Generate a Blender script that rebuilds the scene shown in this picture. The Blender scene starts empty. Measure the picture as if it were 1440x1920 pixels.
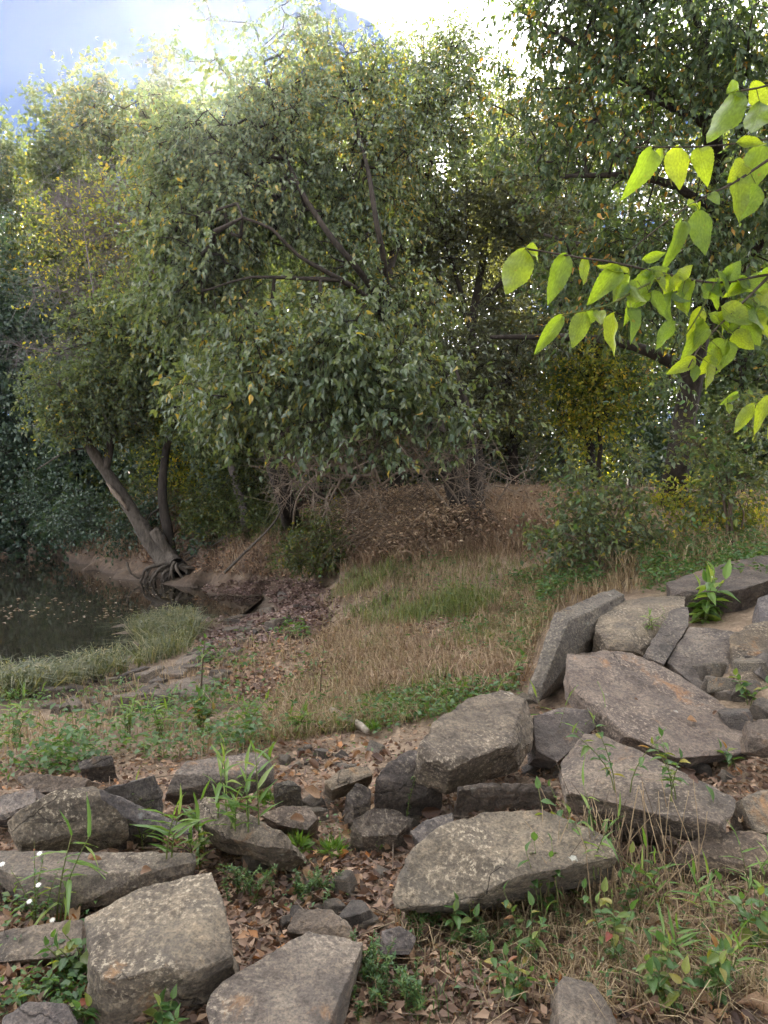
import bpy, bmesh, math, random
import numpy as np
from mathutils import Vector, Matrix

random.seed(11)
rng = np.random.default_rng(11)
S = bpy.context.scene
C = S.collection

# ------------------------------------------------------------------ camera
CAM_Z, F, PITCH = 1.6, 1400.0, -math.atan(20 / 1400.0)
cam = bpy.data.cameras.new('camera')
cam.sensor_fit = 'VERTICAL'
cam.sensor_height = 24.0
cam.lens = 24.0 * F / 1920.0
cam.clip_start, cam.clip_end = 0.05, 2000
camo = bpy.data.objects.new('camera', cam)
camo.location = (0, 0, CAM_Z)
camo.rotation_euler = (math.pi / 2 + PITCH, 0, 0)
C.objects.link(camo)
S.camera = camo

# ------------------------------------------------------------------ light
SUN_AZ, SUN_EL = math.radians(-12.6), math.radians(29.0)
SUNV = Vector((math.sin(SUN_AZ) * math.cos(SUN_EL), math.cos(SUN_AZ) * math.cos(SUN_EL), math.sin(SUN_EL)))
w = bpy.data.worlds.new('World')
S.world = w
w.use_nodes = True
wn, wl = w.node_tree.nodes, w.node_tree.links
wn.clear()
out = wn.new('ShaderNodeOutputWorld')
bg = wn.new('ShaderNodeBackground')
sky = wn.new('ShaderNodeTexSky')
sky.sky_type = 'NISHITA'
sky.sun_disc = False
sky.sun_elevation = SUN_EL
sky.sun_rotation = SUN_AZ
sky.air_density = 0.17
sky.dust_density = 0.0
sky.ozone_density = 1.2
bg.inputs[1].default_value = 0.05
# clouds: fair-weather puffs on a flat layer, the same pattern all round
tc = wn.new('ShaderNodeTexCoord')
sep = wn.new('ShaderNodeSeparateXYZ')
mz = wn.new('ShaderNodeMath'); mz.operation = 'MAXIMUM'; mz.inputs[1].default_value = 0.06
dv = wn.new('ShaderNodeVectorMath'); dv.operation = 'DIVIDE'
comb = wn.new('ShaderNodeCombineXYZ')
mp = wn.new('ShaderNodeMapping'); mp.inputs['Location'].default_value = (0.35, 0.7, 0.0)
nz = wn.new('ShaderNodeTexNoise'); nz.inputs['Scale'].default_value = 1.5
nz.inputs['Detail'].default_value = 7; nz.inputs['Roughness'].default_value = 0.55
cr = wn.new('ShaderNodeValToRGB')
cr.color_ramp.elements[0].position = 0.44; cr.color_ramp.elements[1].position = 0.60
mix = wn.new('ShaderNodeMixRGB'); mix.inputs[2].default_value = (24, 23.6, 23.2, 1)
wl.new(tc.outputs['Generated'], sep.inputs[0])
wl.new(sep.outputs['Z'], mz.inputs[0])
for k in 'XYZ':
    wl.new(mz.outputs[0], comb.inputs[k])
wl.new(tc.outputs['Generated'], dv.inputs[0]); wl.new(comb.outputs[0], dv.inputs[1])
wl.new(dv.outputs[0], mp.inputs[0]); wl.new(mp.outputs[0], nz.inputs[0])
def bump_at(x, y, gain, k):
    ds = wn.new('ShaderNodeVectorMath'); ds.operation = 'DISTANCE'; ds.inputs[1].default_value = (x, y, 1)
    wl.new(dv.outputs[0], ds.inputs[0])
    m = wn.new('ShaderNodeMath'); m.operation = 'MULTIPLY_ADD'; m.use_clamp = True; m.inputs[1].default_value = -k; m.inputs[2].default_value = 1.0
    wl.new(ds.outputs['Value'], m.inputs[0])
    g = wn.new('ShaderNodeMath'); g.operation = 'MULTIPLY'; g.inputs[1].default_value = gain
    wl.new(m.outputs[0], g.inputs[0])
    return g.outputs[0]
acc = nz.outputs[0]
for b_ in (bump_at(0.0, 1.46, 0.22, 4.5), bump_at(-0.8, 1.9, -0.4, 1.0), bump_at(-0.36, 1.6, -0.3, 2.0), bump_at(0.38, 1.65, 0.2, 3.0)):
    ad = wn.new('ShaderNodeMath'); ad.operation = 'ADD'
    wl.new(acc, ad.inputs[0]); wl.new(b_, ad.inputs[1]); acc = ad.outputs[0]
wl.new(acc, cr.inputs[0]); wl.new(cr.outputs[0], mix.inputs[0])
wl.new(sky.outputs[0], mix.inputs[1]); wl.new(mix.outputs[0], bg.inputs[0])
wl.new(bg.outputs[0], out.inputs[0])

sl = bpy.data.lights.new('sun', 'SUN')
sl.energy, sl.angle, sl.color = 5.0, math.radians(0.55), (1.0, 0.93, 0.82)
so = bpy.data.objects.new('sun', sl)
so.rotation_euler = (-SUNV).to_track_quat('-Z', 'Y').to_euler()
so.location = (-5, 30, 30)
C.objects.link(so)

S.view_settings.view_transform = 'Standard'
S.view_settings.look = 'None'
S.view_settings.exposure = 3.1
S.view_settings.gamma = 1.0
S.view_settings.use_curve_mapping = False
S.render.engine = 'CYCLES'
S.cycles.max_bounces = 8
S.cycles.transmission_bounces = 6
S.cycles.volume_bounces = 0
S.cycles.use_denoising = True
S.cycles.caustics_reflective = False
S.cycles.caustics_refractive = False

# ------------------------------------------------------------------ helpers
def ray(px, py):
    px, py = np.asarray(px, float), np.asarray(py, float)
    u, v = (px - 720) / F, (960 - py) / F
    c, s = math.cos(PITCH), math.sin(PITCH)
    dy, dz = c - s * v, s + c * v
    return u / dy, dz / dy                       # per unit of depth Y

def at(px, py, Y):
    a, b = ray(px, py)
    return np.stack(np.broadcast_arrays(a * Y, np.asarray(Y, float) + 0 * a, CAM_Z + b * Y), -1)

def atz(px, py, z):
    a, b = ray(px, py)
    return at(px, py, (z - CAM_Z) / b)

def unit(v):
    return v / np.maximum(np.linalg.norm(v, axis=-1, keepdims=True), 1e-9)

def rdir(n):
    return unit(rng.normal(size=(n, 3)))

def _hash(i, j, k, seed):
    h = (i.astype(np.int64) * 374761393 + j.astype(np.int64) * 668265263 + k.astype(np.int64) * 2147483647 + seed * 974634) & 0xFFFFFFFF
    h = ((h ^ (h >> 13)) * 1274126177) & 0xFFFFFFFF
    h = h ^ (h >> 16)
    return (h & 0xFFFF) / 32767.5 - 1.0

def noise(p, seed=0):
    p = np.asarray(p, float)
    i = np.floor(p).astype(np.int64); f = p - i
    f = f * f * (3 - 2 * f)
    r = 0
    for a in (0, 1):
        for b in (0, 1):
            for c in (0, 1):
                wgt = (f[:, 0] if a else 1 - f[:, 0]) * (f[:, 1] if b else 1 - f[:, 1]) * (f[:, 2] if c else 1 - f[:, 2])
                r = r + wgt * _hash(i[:, 0] + a, i[:, 1] + b, i[:, 2] + c, seed)
    return r

def fbm(p, oct=4, seed=0):
    r, a = 0, 1.0
    for o in range(oct):
        r = r + a * noise(p * (2.0 ** o), seed + o * 17)
        a *= 0.5
    return r

def mesh_np(name, verts, polys, mat=None, smooth=False):
    """polys: list of (n,k) index arrays"""
    me = bpy.data.meshes.new(name)
    verts = np.ascontiguousarray(verts, np.float32)
    me.vertices.add(len(verts))
    me.vertices.foreach_set('co', verts.ravel())
    li = np.concatenate([p.ravel() for p in polys]).astype(np.int32)
    tot = np.concatenate([np.full(len(p), p.shape[1], np.int32) for p in polys])
    st = np.concatenate([[0], np.cumsum(tot)[:-1]]).astype(np.int32)
    me.loops.add(len(li)); me.loops.foreach_set('vertex_index', li)
    me.polygons.add(len(tot)); me.polygons.foreach_set('loop_start', st)
    if smooth:
        me.polygons.foreach_set('use_smooth', np.ones(len(tot), bool))
    me.update(calc_edges=True)
    if mat:
        me.materials.append(mat)
    return me

def tag(o, label=None, cat=None, group=None, kind=None):
    for k, v in (('label', label), ('category', cat), ('group', group), ('kind', kind)):
        if v:
            o[k] = v
    return o

def thing(name, label, cat, loc, group=None):
    o = bpy.data.objects.new(name, None)
    o.empty_display_size = 0.1
    o.location = [float(x) for x in loc]
    C.objects.link(o)
    return tag(o, label, cat, group)

def add(name, me, parent=None, kind=None):
    o = bpy.data.objects.new(name, me)
    C.objects.link(o)
    if parent is not None:
        o.parent = parent
    if kind:
        o['kind'] = kind
    return o

def part(name, geo, mat, root, kind=None, smooth=False):
    v, polys = geo
    return add(name, mesh_np(name, v - np.array(root.location), polys, mat, smooth), root, kind)

class Geo:
    def __init__(self):
        self.v, self.p, self.n = [], {}, 0
    def put(self, v, polys):
        v = np.asarray(v, float).reshape(-1, 3)
        for p in polys:
            p = np.asarray(p)
            self.p.setdefault(p.shape[1], []).append(p + self.n)
        self.v.append(v); self.n += len(v)
    def get(self):
        return np.concatenate(self.v), [np.concatenate(x) for x in self.p.values()]

# ------------------------------------------------------------------ materials
def lin(c):
    return (c[0], c[1], c[2], 1.0)

class NT:
    def __init__(self, name):
        self.m = bpy.data.materials.new(name)
        self.m.use_nodes = True
        self.t = self.m.node_tree
        self.t.nodes.clear()
        self.o = self.t.nodes.new('ShaderNodeOutputMaterial')
    def n(self, typ, **kw):
        nd = self.t.nodes.new('ShaderNode' + typ)
        for k, v in kw.items():
            if k.startswith('i_'):
                key = k[2:].replace('_', ' ')
                nd.inputs[int(key) if key.isdigit() else key].default_value = v
            else:
                setattr(nd, k, v)
        return nd
    def l(self, a, b):
        self.t.links.new(a, b)
    def ramp(self, src, stops, interp='LINEAR'):
        r = self.n('ValToRGB')
        e = r.color_ramp.elements
        r.color_ramp.interpolation = interp
        while len(e) < len(stops):
            e.new(0.5)
        for el, (p, c) in zip(e, stops):
            el.position = p
            el.color = lin(c) if not isinstance(c, (int, float)) else (c, c, c, 1)
        self.l(src, r.inputs[0])
        return r.outputs[0]
    def noise(self, vec, scale, detail=5, rough=0.55, dist=0.0):
        nd = self.n('TexNoise', i_Scale=scale, i_Detail=detail, i_Roughness=rough, i_Distortion=dist)
        if vec is not None:
            self.l(vec, nd.inputs['Vector'])
        return nd.outputs[0]
    def mix(self, fac, a, b, mode='MIX'):
        m = self.n('MixRGB', blend_type=mode)
        for s, sock in ((fac, 0), (a, 1), (b, 2)):
            if hasattr(s, 'links'):
                self.l(s, m.inputs[sock])
            else:
                m.inputs[sock].default_value = s if sock == 0 else lin(s)
        return m.outputs[0]

def leaf_mat(name, stops, trans=0.42, src='island', rough=0.42, spec=0.45, boost=(1.9, 1.75, 0.55), patch=None, veins=False):
    t = NT(name)
    if src == 'island':
        rnd = t.n('NewGeometry').outputs['Random Per Island']
    else:
        rnd = t.n('ObjectInfo').outputs['Random']
    geo = t.n('NewGeometry')
    if patch:                                   # leaves turn colour branch by branch
        nz_ = t.noise(geo.outputs['Position'], patch, 2)
        a = t.n('Math', operation='MULTIPLY_ADD', i_1=0.7, i_2=-0.37); t.l(nz_, a.inputs[0])
        b = t.n('Math', operation='ADD', use_clamp=True); t.l(a.outputs[0], b.inputs[0]); t.l(rnd, b.inputs[1])
        rnd = b.outputs[0]
    col = t.ramp(rnd, stops)
    if veins:
        tcn = t.n('TexCoord')
        nv = t.noise(tcn.outputs['Object'], 14, 4)
        col = t.mix(0.6, col, t.ramp(nv, [(0.3, (0.55, 0.55, 0.5)), (0.7, (1.3, 1.3, 1.2))]), 'MULTIPLY')
        sp = t.n('SeparateXYZ'); t.l(tcn.outputs['Object'], sp.inputs[0])
        ab = t.n('Math', operation='ABSOLUTE'); t.l(sp.outputs['X'], ab.inputs[0])
        dg = t.n('Math', operation='MULTIPLY_ADD', i_1=-0.75); t.l(ab.outputs[0], dg.inputs[0]); t.l(sp.outputs['Y'], dg.inputs[2])
        fq = t.n('Math', operation='MULTIPLY', i_1=9.0); t.l(dg.outputs[0], fq.inputs[0])
        fr = t.n('Math', operation='FRACT'); t.l(fq.outputs[0], fr.inputs[0])
        v1 = t.ramp(fr.outputs[0], [(0.0, 0.75), (0.10, 0.0), (0.93, 0.0), (1.0, 0.75)])
        v2 = t.ramp(ab.outputs[0], [(0.0, 1.0), (0.018, 1.0), (0.03, 0.0)])
        vm = t.n('Math', operation='MAXIMUM'); t.l(v1, vm.inputs[0]); t.l(v2, vm.inputs[1])
        vf = t.n('Math', operation='MULTIPLY', i_1=0.35); t.l(vm.outputs[0], vf.inputs[0])
        col = t.mix(vf.outputs[0], col, (1.45, 1.4, 1.3), 'MULTIPLY')
        bl = t.ramp(t.noise(geo.outputs['Position'], 90, 3), [(0.68, 0.0), (0.74, 0.7)])
        col = t.mix(bl, col, (0.16, 0.10, 0.04))
    p = t.n('BsdfPrincipled', i_Roughness=rough)
    p.inputs['Specular IOR Level'].default_value = spec
    t.l(col, p.inputs['Base Color'])
    tr = t.n('BsdfTranslucent')
    t.l(t.mix(1.0, col, boost, 'MULTIPLY'), tr.inputs[0])
    mx = t.n('MixShader', i_0=trans)
    t.l(p.outputs[0], mx.inputs[1]); t.l(tr.outputs[0], mx.inputs[2]); t.l(mx.outputs[0], t.o.inputs[0])
    return t.m

def bark_mat(name, c1, c2, scale=6.0):
    t = NT(name)
    g = t.n('TexCoord')
    mp_ = t.n('Mapping'); mp_.inputs['Scale'].default_value = (1, 1, 0.25)
    t.l(g.outputs['Object'], mp_.inputs[0])
    nn = t.noise(mp_.outputs[0], scale * 3, 6, 0.65, 0.4)
    n2 = t.noise(g.outputs['Object'], 1.3, 3)
    col = t.ramp(nn, [(0.32, c1), (0.68, c2)])
    col = t.mix(0.6, col, t.ramp(n2, [(0.35, (0.7, 0.7, 0.7)), (0.65, (1.25, 1.22, 1.15))]), 'MULTIPLY')
    p = t.n('BsdfPrincipled', i_Roughness=0.9)
    p.inputs['Specular IOR Level'].default_value = 0.2
    t.l(col, p.inputs['Base Color'])
    b = t.n('Bump', i_Strength=0.9, i_Distance=0.03)
    t.l(nn, b.inputs['Height']); t.l(b.outputs[0], p.inputs['Normal']); t.l(p.outputs[0], t.o.inputs[0])
    return t.m

def stone_mat(name, dark, mid, pale, ochre=0.5, lichen=0.5):
    t = NT(name)
    g = t.n('TexCoord'); oi = t.n('ObjectInfo')
    off = t.n('VectorMath', operation='SCALE'); t.l(oi.outputs['Location'], off.inputs[0]); off.inputs['Scale'].default_value = 7.3
    vec = t.n('VectorMath', operation='ADD'); t.l(g.outputs['Object'], vec.inputs[0]); t.l(off.outputs[0], vec.inputs[1])
    v = vec.outputs[0]
    n1 = t.noise(v, 3.2, 6, 0.6, 0.3)
    n2 = t.noise(v, 55, 5, 0.7)
    n3 = t.noise(v, 7, 7, 0.7, 0.8)
    n4 = t.noise(v, 1.7, 3, 0.5)
    n5 = t.noise(v, 120, 3, 0.6)
    col = t.ramp(n1, [(0.3, dark), (0.5, mid), (0.72, pale)])
    col = t.mix(0.75, col, t.ramp(n3, [(0.30, (0.62, 0.62, 0.64)), (0.5, (1, 1, 1)), (0.70, (1.22, 1.18, 1.1))]), 'MULTIPLY')
    col = t.mix(0.8, col, t.ramp(n2, [(0.33, (0.5, 0.5, 0.5)), (0.5, (1, 1, 1)), (0.66, (1.5, 1.42, 1.3))]), 'MULTIPLY')
    wv_ = t.n('TexWave', wave_type='BANDS', bands_direction='Z', i_Scale=5.0, i_Distortion=7.0, i_Detail=4.0)
    wv_.inputs['Detail Scale'].default_value = 1.6
    t.l(v, wv_.inputs['Vector'])
    col = t.mix(0.55, col, t.ramp(wv_.outputs['Fac'], [(0.0, (0.62, 0.6, 0.6)), (0.25, (1.0, 1.0, 1.0)), (1.0, (1.08, 1.06, 1.03))]), 'MULTIPLY')
    col = t.mix(0.55, col, t.ramp(n5, [(0.36, (0.55, 0.55, 0.55)), (0.5, (1, 1, 1)), (0.64, (1.4, 1.36, 1.3))]), 'MULTIPLY')
    # cracks along old joints
    cd = t.n('VectorMath', operation='SCALE'); cd.inputs['Scale'].default_value = 0.35
    nvec = t.n('TexNoise', i_Scale=4.0, i_Detail=5.0); t.l(v, nvec.inputs['Vector']); t.l(nvec.outputs[1], cd.inputs[0])
    ca = t.n('VectorMath', operation='ADD'); t.l(v, ca.inputs[0]); t.l(cd.outputs[0], ca.inputs[1])
    vc = t.n('TexVoronoi', feature='DISTANCE_TO_EDGE', i_Scale=1.5); t.l(ca.outputs[0], vc.inputs['Vector'])
    crk0 = t.ramp(vc.outputs['Distance'], [(0.0, 0.75), (0.0065, 0.0)])
    gt = t.ramp(t.noise(v, 1.9, 2), [(0.54, 0.0), (0.62, 1.0)])
    cm = t.n('Math', operation='MULTIPLY'); t.l(crk0, cm.inputs[0]); t.l(gt, cm.inputs[1])
    crk = cm.outputs[0]
    col = t.mix(crk, col, (0.05, 0.043, 0.038))
    st_ = t.ramp(t.noise(v, 2.7, 5, 0.6, 1.2), [(0.52, 0.0), (0.66, 0.6)])
    col = t.mix(st_, col, (0.075, 0.068, 0.062))
    # ochre iron stain
    ms = t.n('Math', operation='MULTIPLY'); t.l(n4, ms.inputs[0]); t.l(n3, ms.inputs[1])
    f = t.ramp(ms.outputs[0], [(0.335, 0.0), (0.42, ochre)])
    col = t.mix(f, col, (0.33, 0.165, 0.06))
    # crusty pale speckle and round lichen
    nl = t.noise(v, 2.4, 2)
    lm = t.n('Math', operation='MULTIPLY'); t.l(t.ramp(n2, [(0.55, 0.0), (0.62, 1.0)]), lm.inputs[0]); t.l(t.ramp(nl, [(0.45, 0.0), (0.6, lichen)]), lm.inputs[1])
    col = t.mix(lm.outputs[0], col, (0.42, 0.37, 0.29))
    vo = t.n('TexVoronoi', i_Scale=7.0); t.l(v, vo.inputs['Vector'])
    vd = t.n('Math', operation='ADD'); t.l(vo.outputs['Distance'], vd.inputs[0])
    va = t.n('Math', operation='MULTIPLY', i_1=0.35); t.l(n2, va.inputs[0]); t.l(va.outputs[0], vd.inputs[1])
    rr = t.ramp(vd.outputs[0], [(0.24, 1.0), (0.29, 0.0)])
    sepc = t.n('SeparateColor'); t.l(vo.outputs['Color'], sepc.inputs[0])
    gate = t.ramp(sepc.outputs[0], [(0.78, 0.0), (0.8, lichen)])
    lm2 = t.n('Math', operation='MULTIPLY'); t.l(rr, lm2.inputs[0]); t.l(gate, lm2.inputs[1])
    col = t.mix(lm2.outputs[0], col, (0.43, 0.44, 0.40))
    col = t.mix(1.0, col, oi.outputs['Color'], 'MULTIPLY')
    p = t.n('BsdfPrincipled', i_Roughness=0.82)
    p.inputs['Specular IOR Level'].default_value = 0.3
    t.l(col, p.inputs['Base Color'])
    h = t.n('Math', operation='MULTIPLY_ADD', i_1=0.5); t.l(n2, h.inputs[0]); t.l(n3, h.inputs[2])
    h2 = t.n('Math', operation='MULTIPLY_ADD', i_1=0.22); t.l(n5, h2.inputs[0]); t.l(h.outputs[0], h2.inputs[2])
    h3 = t.n('Math', operation='MULTIPLY_ADD', i_1=-0.6); t.l(crk, h3.inputs[0]); t.l(h2.outputs[0], h3.inputs[2]); h2 = h3
    b = t.n('Bump', i_Strength=1.0, i_Distance=0.022)
    t.l(h2.outputs[0], b.inputs['Height']); t.l(b.outputs[0], p.inputs['Normal']); t.l(p.outputs[0], t.o.inputs[0])
    return t.m

G = {}
G['mulberry'] = leaf_mat('mulberry_leaf', [(0.0, (0.070, 0.108, 0.068)), (0.45, (0.10, 0.142, 0.076)), (0.91, (0.14, 0.17, 0.072)), (0.965, (0.24, 0.22, 0.06)), (1.0, (0.34, 0.25, 0.05))], patch=0.5, trans=0.44, spec=0.9, rough=0.34)
G['mulberry_obj'] = leaf_mat('mulberry_near_leaf', [(0.0, (0.060, 0.10, 0.062)), (0.5, (0.09, 0.138, 0.072)), (0.8, (0.13, 0.165, 0.066)), (0.88, (0.30, 0.25, 0.05)), (1.0, (0.38, 0.22, 0.04))], spec=0.6, rough=0.36, src='object')
G['right'] = leaf_mat('right_tree_leaf', [(0.0, (0.048, 0.082, 0.050)), (0.5, (0.07, 0.112, 0.054)), (0.95, (0.11, 0.145, 0.055)), (0.99, (0.28, 0.23, 0.05)), (1.0, (0.34, 0.19, 0.04))], patch=0.5)
G['right_obj'] = leaf_mat('right_tree_near_leaf', [(0.0, (0.03, 0.06, 0.03)), (0.6, (0.05, 0.09, 0.036)), (0.92, (0.09, 0.13, 0.04)), (1.0, (0.36, 0.22, 0.04))], src='object')
G['elm'] = leaf_mat('elm_leaf', [(0.0, (0.062, 0.074, 0.056)), (0.6, (0.092, 0.106, 0.07)), (0.95, (0.115, 0.125, 0.065)), (1.0, (0.2, 0.15, 0.04))], trans=0.35, patch=0.5)
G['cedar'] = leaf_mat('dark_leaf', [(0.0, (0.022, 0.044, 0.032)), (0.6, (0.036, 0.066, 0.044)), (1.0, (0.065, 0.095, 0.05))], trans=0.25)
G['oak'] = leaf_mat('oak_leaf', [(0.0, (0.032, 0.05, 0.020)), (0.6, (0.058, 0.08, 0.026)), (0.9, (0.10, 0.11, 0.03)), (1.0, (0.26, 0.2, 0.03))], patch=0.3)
G['gold'] = leaf_mat('yellow_sunlit_leaf', [(0.0, (0.08, 0.12, 0.035)), (0.5, (0.18, 0.21, 0.045)), (0.82, (0.33, 0.32, 0.05)), (1.0, (0.38, 0.27, 0.05))], trans=0.55)  # yellowed leaves, with the sunlight of the bright gaps mixed into the colour
G['willow'] = leaf_mat('pale_leaf', [(0.0, (0.065, 0.096, 0.06)), (0.6, (0.10, 0.135, 0.07)), (0.92, (0.15, 0.17, 0.065)), (1.0, (0.32, 0.25, 0.04))], patch=0.5)
G['hero'] = leaf_mat('branch_leaf', [(0.0, (0.075, 0.13, 0.055)), (0.4, (0.11, 0.18, 0.05)), (1.0, (0.17, 0.235, 0.05))], trans=0.55, src='object', boost=(2.9, 2.5, 0.4), veins=True)
G['cane'] = leaf_mat('cane_leaf', [(0.0, (0.08, 0.16, 0.04)), (0.6, (0.13, 0.22, 0.05)), (1.0, (0.21, 0.27, 0.07))], trans=0.4, src='object', boost=(1.7, 1.6, 0.5))
G['weed'] = leaf_mat('weed_leaf', [(0.0, (0.05, 0.11, 0.04)), (0.6, (0.085, 0.16, 0.05)), (0.9, (0.17, 0.2, 0.05)), (0.97, (0.26, 0.22, 0.06)), (1.0, (0.26, 0.05, 0.05))], trans=0.4, src='object', boost=(1.7, 1.6, 0.5), veins=True)
G['herb'] = leaf_mat('herb_leaf', [(0.0, (0.05, 0.11, 0.045)), (0.6, (0.075, 0.145, 0.05)), (1.0, (0.12, 0.18, 0.05))], trans=0.35)
G['tuft'] = leaf_mat('tuft_leaf', [(0.0, (0.07, 0.16, 0.03)), (1.0, (0.15, 0.24, 0.05))], trans=0.35)
G['green_grass'] = leaf_mat('green_grass', [(0.0, (0.07, 0.10, 0.035)), (0.5, (0.12, 0.15, 0.055)), (1.0, (0.22, 0.23, 0.11))], trans=0.35, rough=0.5)
G['pale_grass'] = leaf_mat('pale_grass', [(0.0, (0.055, 0.075, 0.04)), (0.4, (0.10, 0.118, 0.066)), (0.8, (0.18, 0.18, 0.115)), (1.0, (0.30, 0.27, 0.19))], trans=0.3, rough=0.5)
G['dry_grass'] = leaf_mat('dry_grass', [(0.0, (0.16, 0.11, 0.065)), (0.5, (0.29, 0.215, 0.125)), (1.0, (0.44, 0.35, 0.22))], trans=0.3, rough=0.7, boost=(1.2, 1.1, 0.9))
G['rust_grass'] = leaf_mat('rusty_dry_grass', [(0.0, (0.16, 0.105, 0.07)), (0.5, (0.29, 0.2, 0.13)), (1.0, (0.45, 0.34, 0.23))], trans=0.25, rough=0.75, boost=(1.2, 1.1, 0.9))
G['litter'] = leaf_mat('dead_leaf', [(0.0, (0.07, 0.044, 0.035)), (0.35, (0.155, 0.098, 0.07)), (0.7, (0.27, 0.175, 0.12)), (0.94, (0.40, 0.28, 0.19)), (1.0, (0.38, 0.18, 0.07))], trans=0.2, rough=0.7, boost=(1.3, 1.0, 0.7))
G['litter_obj'] = leaf_mat('fallen_leaf_brown', [(0.0, (0.09, 0.052, 0.042)), (0.35, (0.19, 0.115, 0.08)), (0.7, (0.31, 0.2, 0.13)), (0.94, (0.44, 0.31, 0.2)), (1.0, (0.42, 0.17, 0.05))], trans=0.2, src='object', rough=0.6, boost=(1.3, 1.0, 0.7), veins=True)
G['bed_litter'] = leaf_mat('creek_bed_leaf', [(0.0, (0.08, 0.046, 0.043)), (0.5, (0.155, 0.098, 0.088)), (0.9, (0.27, 0.185, 0.16)), (1.0, (0.38, 0.29, 0.24))], trans=0.15, rough=0.6, boost=(1.2, 1.0, 0.8))
G['float_leaf'] = leaf_mat('floating_leaf', [(0.0, (0.12, 0.085, 0.065)), (1.0, (0.36, 0.29, 0.23))], trans=0.1, rough=0.5)
B = {}
B['dark'] = bark_mat('dark_bark', (0.018, 0.014, 0.012), (0.052, 0.043, 0.036))
B['grey'] = bark_mat('grey_bark', (0.035, 0.029, 0.024), (0.125, 0.105, 0.088))
B['pale'] = bark_mat('pale_driftwood', (0.16, 0.14, 0.12), (0.34, 0.30, 0.26))
B['brown'] = bark_mat('brown_bark', (0.055, 0.038, 0.027), (0.15, 0.11, 0.08))
B['twig'] = bark_mat('dead_twig', (0.12, 0.09, 0.07), (0.30, 0.24, 0.19))
B['mauve'] = bark_mat('bare_twig', (0.085, 0.07, 0.072), (0.2, 0.17, 0.17))
B['straw'] = bark_mat('straw_stalk', (0.22, 0.15, 0.09), (0.42, 0.32, 0.2))
B['green'] = bark_mat('green_stem', (0.07, 0.10, 0.03), (0.16, 0.17, 0.06))
M = {}
M['tan'] = stone_mat('tan_sandstone', (0.095, 0.081, 0.068), (0.164, 0.14, 0.112), (0.237, 0.202, 0.157), 0.55, 0.9)
M['grey'] = stone_mat('grey_sandstone', (0.088, 0.074, 0.065), (0.152, 0.129, 0.11), (0.221, 0.19, 0.157), 0.5, 0.55)
M['slate'] = stone_mat('dark_slate', (0.065, 0.057, 0.054), (0.114, 0.099, 0.092), (0.168, 0.147, 0.131), 0.35, 0.3)

# ------------------------------------------------------------------ terrain
WATER = -0.40
ctrl_px = [(0, 1450, 4.6), (100, 1300, 7.6), (0, 1340, 6.6), (300, 1400, 5.4), (350, 1290, 7.6), (500, 1300, 7.2), (600, 1420, 5),
    (330, 1160, 12.6), (200, 1210, 10.5), (0, 1250, 9.2), (430, 1110, 16), (560, 1130, 14), (620, 1100, 14), (640, 1040, 14.5), (520, 1000, 17), (520, 1080, 16.3),
    (400, 1085, 17.5), (400, 1000, 19), (330, 1080, 19.2), (30, 1032, 31),
    (750, 1000, 13.5), (870, 990, 12), (1000, 960, 13), (1100, 945, 14), (800, 1150, 9), (700, 1200, 8.3), (900, 1100, 9.5), (1000, 1180, 7.5),
    (850, 1250, 6.8), (700, 1320, 6.2), (900, 1330, 5.5), (1100, 1050, 9.5), (1250, 1010, 10.5), (1400, 1000, 10), (1250, 930, 13), (1440, 940, 13),
    (1200, 1300, 5.3), (1400, 1250, 5.3), (1400, 1110, 7), (1400, 1500, 3.8), (1000, 1500, 3.9), (640, 960, 17), (560, 950, 19)]
ctrl = [tuple(at(*c)) for c in ctrl_px] + [
    (-3, 0, 0), (0, 0, 0), (3, 0, .1), (-2, 2.5, -.02), (0, 2.5, -.02), (2, 2.5, .02), (-3, 4, -.05), (0, 4, -.02), (-1.5, 4.5, -.06),
    (-40, 60, 2.2), (0, 60, 2.2), (40, 60, 2.6), (-40, 38, 2.2), (20, 25, 2.2), (40, 20, 2.2), (0, 25, 1.8), (-10, 38, 2.2), (8, 9, 1.2), (8, 5, .7), (8, 0, .4),
    (20, 0, .8), (-8, 3, -.3), (-20, 3, -.5), (-40, 10, -.6), (-8, 16, -.8), (-9.5, 20, -.85), (-8, 14, -.7), (-20, 15, -1.1), (-25, 25, -1.0), (-40, 25, -1.1),
    (-13, 25, -.8), (-18, 30, -.75), (0, -8, 0), (-20, -8, -.2), (20, -8, .6), (-60, 5, -.6), (60, 20, 2.2), (-60, 45, 2.2), (-60, 25, -1), (60, 60, 2.6), (0, 110, 2.6), (-60, 110, 2.6), (60, 110, 2.6), (60, -8, 1.0), (-60, -8, -.3)]
for px_, lst in {0: [(22, -.9), (25, -.9), (28, -.8), (34, 2.2)], 60: [(19, -.8), (22, -.9), (25, -.9), (28.5, -.7), (32.5, 1.8)], 120: [(19, -.8), (22, -.8), (24, -.8), (26.5, -.6), (30.5, 1.7)], 165: [(19, -.7), (21, -.7), (23.5, -.55), (27.5, 1.5), (30, 1.9)],
                 205: [(18.5, -.6), (20.6, -.5), (24.5, 1.6), (27, 1.9)], 250: [(17.5, -.5), (18.8, -.42), (23, 1.6), (26, 1.9)], 290: [(17.2, -.5), (21, 1.2), (24, 1.8), (28, 2.0)]}.items():
    ctrl += [(float(at(px_, 940, y_)[0]), y_, z_) for y_, z_ in lst]
ctrl = np.array(ctrl)

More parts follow.
